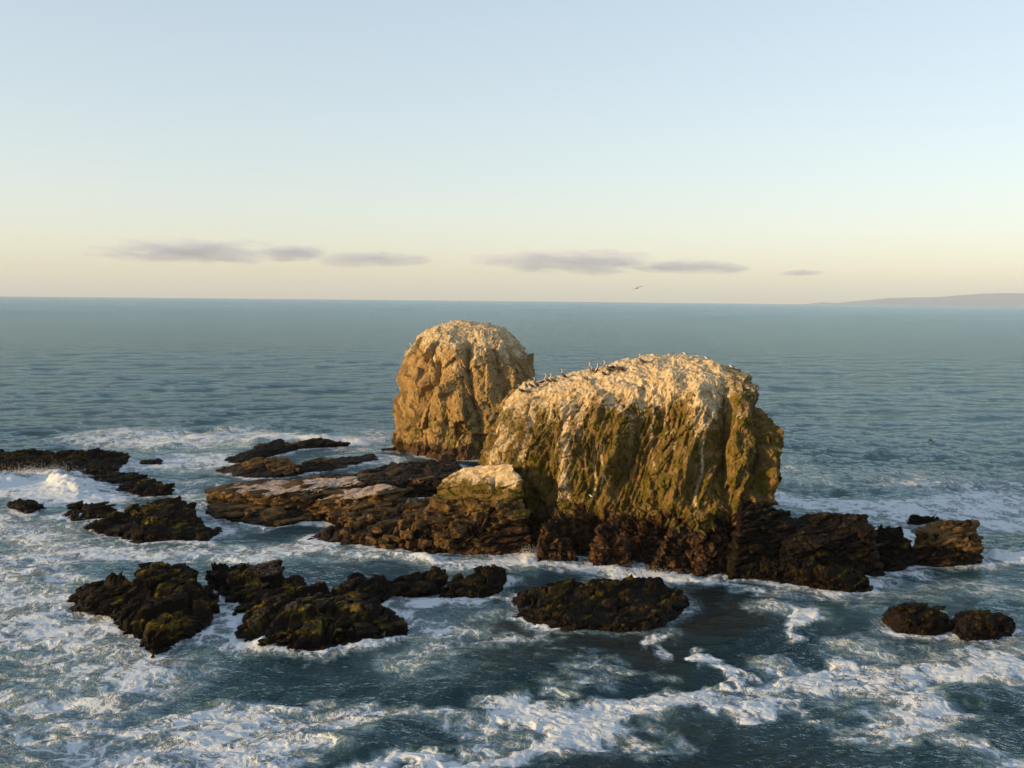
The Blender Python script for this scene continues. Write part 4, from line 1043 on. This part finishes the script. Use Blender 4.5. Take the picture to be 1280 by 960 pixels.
# surfers waiting on their boards
M_SUIT = plain_material('black_neoprene', (.012, .012, .014), .6, .3, 8)
M_SKIN = plain_material('skin', (.35, .20, .13), .6, .1, 8)
M_BOARD = plain_material('surfboard_foam', (.45, .45, .43), .4, .1, 4)
def surfer(px, py, face, lab, labb, sc_=1.0):
    p = at_z(px, py, 0)
    bd = [((-.95, 0, .02), .02, .01), ((-.8, 0, .05), .14, .025), ((-.3, 0, .02), .25, .035), ((.3, 0, .03), .25, .035), ((.8, 0, .09), .14, .025), ((1.05, 0, .17), .015, .008)]
    V, F = loft(bd, 12); b_ = link('surfboard', mesh_from('surfboard', V, F, M_BOARD, True)); b_.location = (p[0], p[1], .10); b_.rotation_euler = (0, 0, R(face))
    tag(b_, labb, 'surfboard', None)
    # seated figure, legs astride, hands on thighs
    J = {'pel': (0, 0, .12), 'ch': (-.03, 0, .42), 'nk': (-.01, 0, .58), 'hd': (.01, 0, .70), 'ht': (.01, 0, .80)}
    vs_ = [J['pel'], J['ch'], J['nk'], J['hd'], J['ht']]; ed = [(0, 1), (1, 2), (2, 3), (3, 4)]; rad = [.14, .155, .06, .095, .07]
    for s in (-1, 1):
        i = len(vs_); vs_ += [(-.02, s * .19, .50), (.02, s * .25, .28), (.20, s * .20, .14), (.27, s * .17, .12)]; ed += [(1, i), (i, i + 1), (i + 1, i + 2), (i + 2, i + 3)]; rad += [.065, .05, .035, .03]
        i = len(vs_); vs_ += [(.05, s * .13, .10), (.36, s * .24, .06), (.38, s * .26, -.35)]; ed += [(0, i), (i, i + 1), (i + 1, i + 2)]; rad += [.095, .065, .04]
    me = bpy.data.meshes.new('person'); me.from_pydata(vs_, ed, [])
    o = bpy.data.objects.new('tmp', me); col.objects.link(o)
    o.modifiers.new('s', 'SKIN'); sd = o.modifiers.new('u', 'SUBSURF'); sd.levels = sd.render_levels = 2
    for i, v in enumerate(me.skin_vertices[0].data): v.radius = (rad[i], rad[i]); v.use_root = (i == 0)
    dg = bpy.context.evaluated_depsgraph_get(); out = bpy.data.meshes.new_from_object(o.evaluated_get(dg), depsgraph=dg); bpy.data.objects.remove(o)
    out.materials.append(M_SUIT); out.materials.append(M_SKIN)
    for q in out.polygons: q.material_index = 1 if (q.center.z > .60 and q.center.x > .03) else 0
    out.shade_smooth()
    pr = link('person', out); pr.location = (p[0], p[1], .13); pr.rotation_euler = (0, 0, R(face)); pr.scale = (sc_,) * 3
    tag(pr, lab, 'person', None)
surfer(1163, 553, 75, 'dark figure sitting on a board on the calm water right of the broad stack', 'pale board under the seated surfer', 1.12)
fb = empty('flying_bird', at_y(997.5, 424, 480)); fb.rotation_euler = (R(8), 0, R(70)); fb.scale = (1.5,) * 3
tag(fb, 'tiny dark bird low over the open sea right of the stacks', 'bird')
for ch in list(fl.children):
    c2 = ch.copy(); col.objects.link(c2); c2.parent = fb
    c2.data = ch.data.copy(); c2.data.materials.clear(); c2.data.materials.append(M_BLACKF)

# spray thrown up where waves break
M_SPRAY = plain_material('spray_drops', (.85, .86, .88), .6, .05, 3)
IV = np.array([(1, 0, 0), (-1, 0, 0), (0, 1, 0), (0, -1, 0), (0, 0, 1), (0, 0, -1)], float)
IF = np.array([(0, 2, 4), (2, 1, 4), (1, 3, 4), (3, 0, 4), (2, 0, 5), (1, 2, 5), (3, 1, 5), (0, 3, 5)])
def spray(line, n, hgt, spread, seed, lab, r0=.03, r1=.10):
    rng = np.random.RandomState(seed); P = np.array([at_z(a, b_, 0) for a, b_ in line])
    t = rng.uniform(0, len(P) - 1, n); i = np.minimum(t.astype(int), len(P) - 2) if len(P) > 1 else np.zeros(n, int)
    base = P[i] + (P[np.minimum(i + 1, len(P) - 1)] - P[i]) * (t - i)[:, None]
    clump = np.clip(.6 + .7 * noise(base[:, 0] * .5, base[:, 1] * .5, base[:, 2], seed), .1, 1.3)
    h = rng.exponential(.38, n).clip(0, 1.6) * hgt * clump
    c = base + np.stack([rng.normal(0, spread, n) - .25 * h, rng.normal(0, spread, n), h + .1], 1)
    rad = rng.uniform(r0, r1, n) * (1.15 - .45 * h / (hgt * 1.6))
    V = (IV[None] * rad[:, None, None] + c[:, None]).reshape(-1, 3); F = (IF[None] + (np.arange(n) * len(IV))[:, None, None]).reshape(-1, 3)
    me = bpy.data.meshes.new('sea_spray'); me.vertices.add(len(V)); me.vertices.foreach_set('co', V.astype(np.float32).ravel())
    me.loops.add(F.size); me.loops.foreach_set('vertex_index', F.astype(np.int32).ravel()); me.polygons.add(len(F)); me.polygons.foreach_set('loop_start', np.arange(0, F.size, 3, dtype=np.int32)); me.update(calc_edges=True); me.shade_smooth()
    me.materials.append(M_SPRAY)
    tag(link('sea_spray', me), lab, None, None, 'stuff')
spray([(0, 600), (40, 592), (80, 592), (110, 612)], 6000, 1.8, 1.5, 1, 'white spray of the wave breaking at the far left reef', .015, .055)
spray([(300, 560), (325, 548), (345, 545), (440, 550)], 4000, 1.5, 1.0, 2, 'spray bursting behind the black back ridge', .015, .055)
spray([(1246, 697), (1300, 695)], 2500, 1.6, .6, 3, 'sunlit splash at the right edge', .012, .04)
spray([(655, 698), (668, 700)], 1200, 1.2, .5, 4, 'splash in the cleft left of the broad stack', .012, .04)
spray([(800, 716), (838, 722)], 900, .8, .7, 7, 'surge foaming along the foot of the broad stack', .012, .035)
print('script', time.time() - T0)
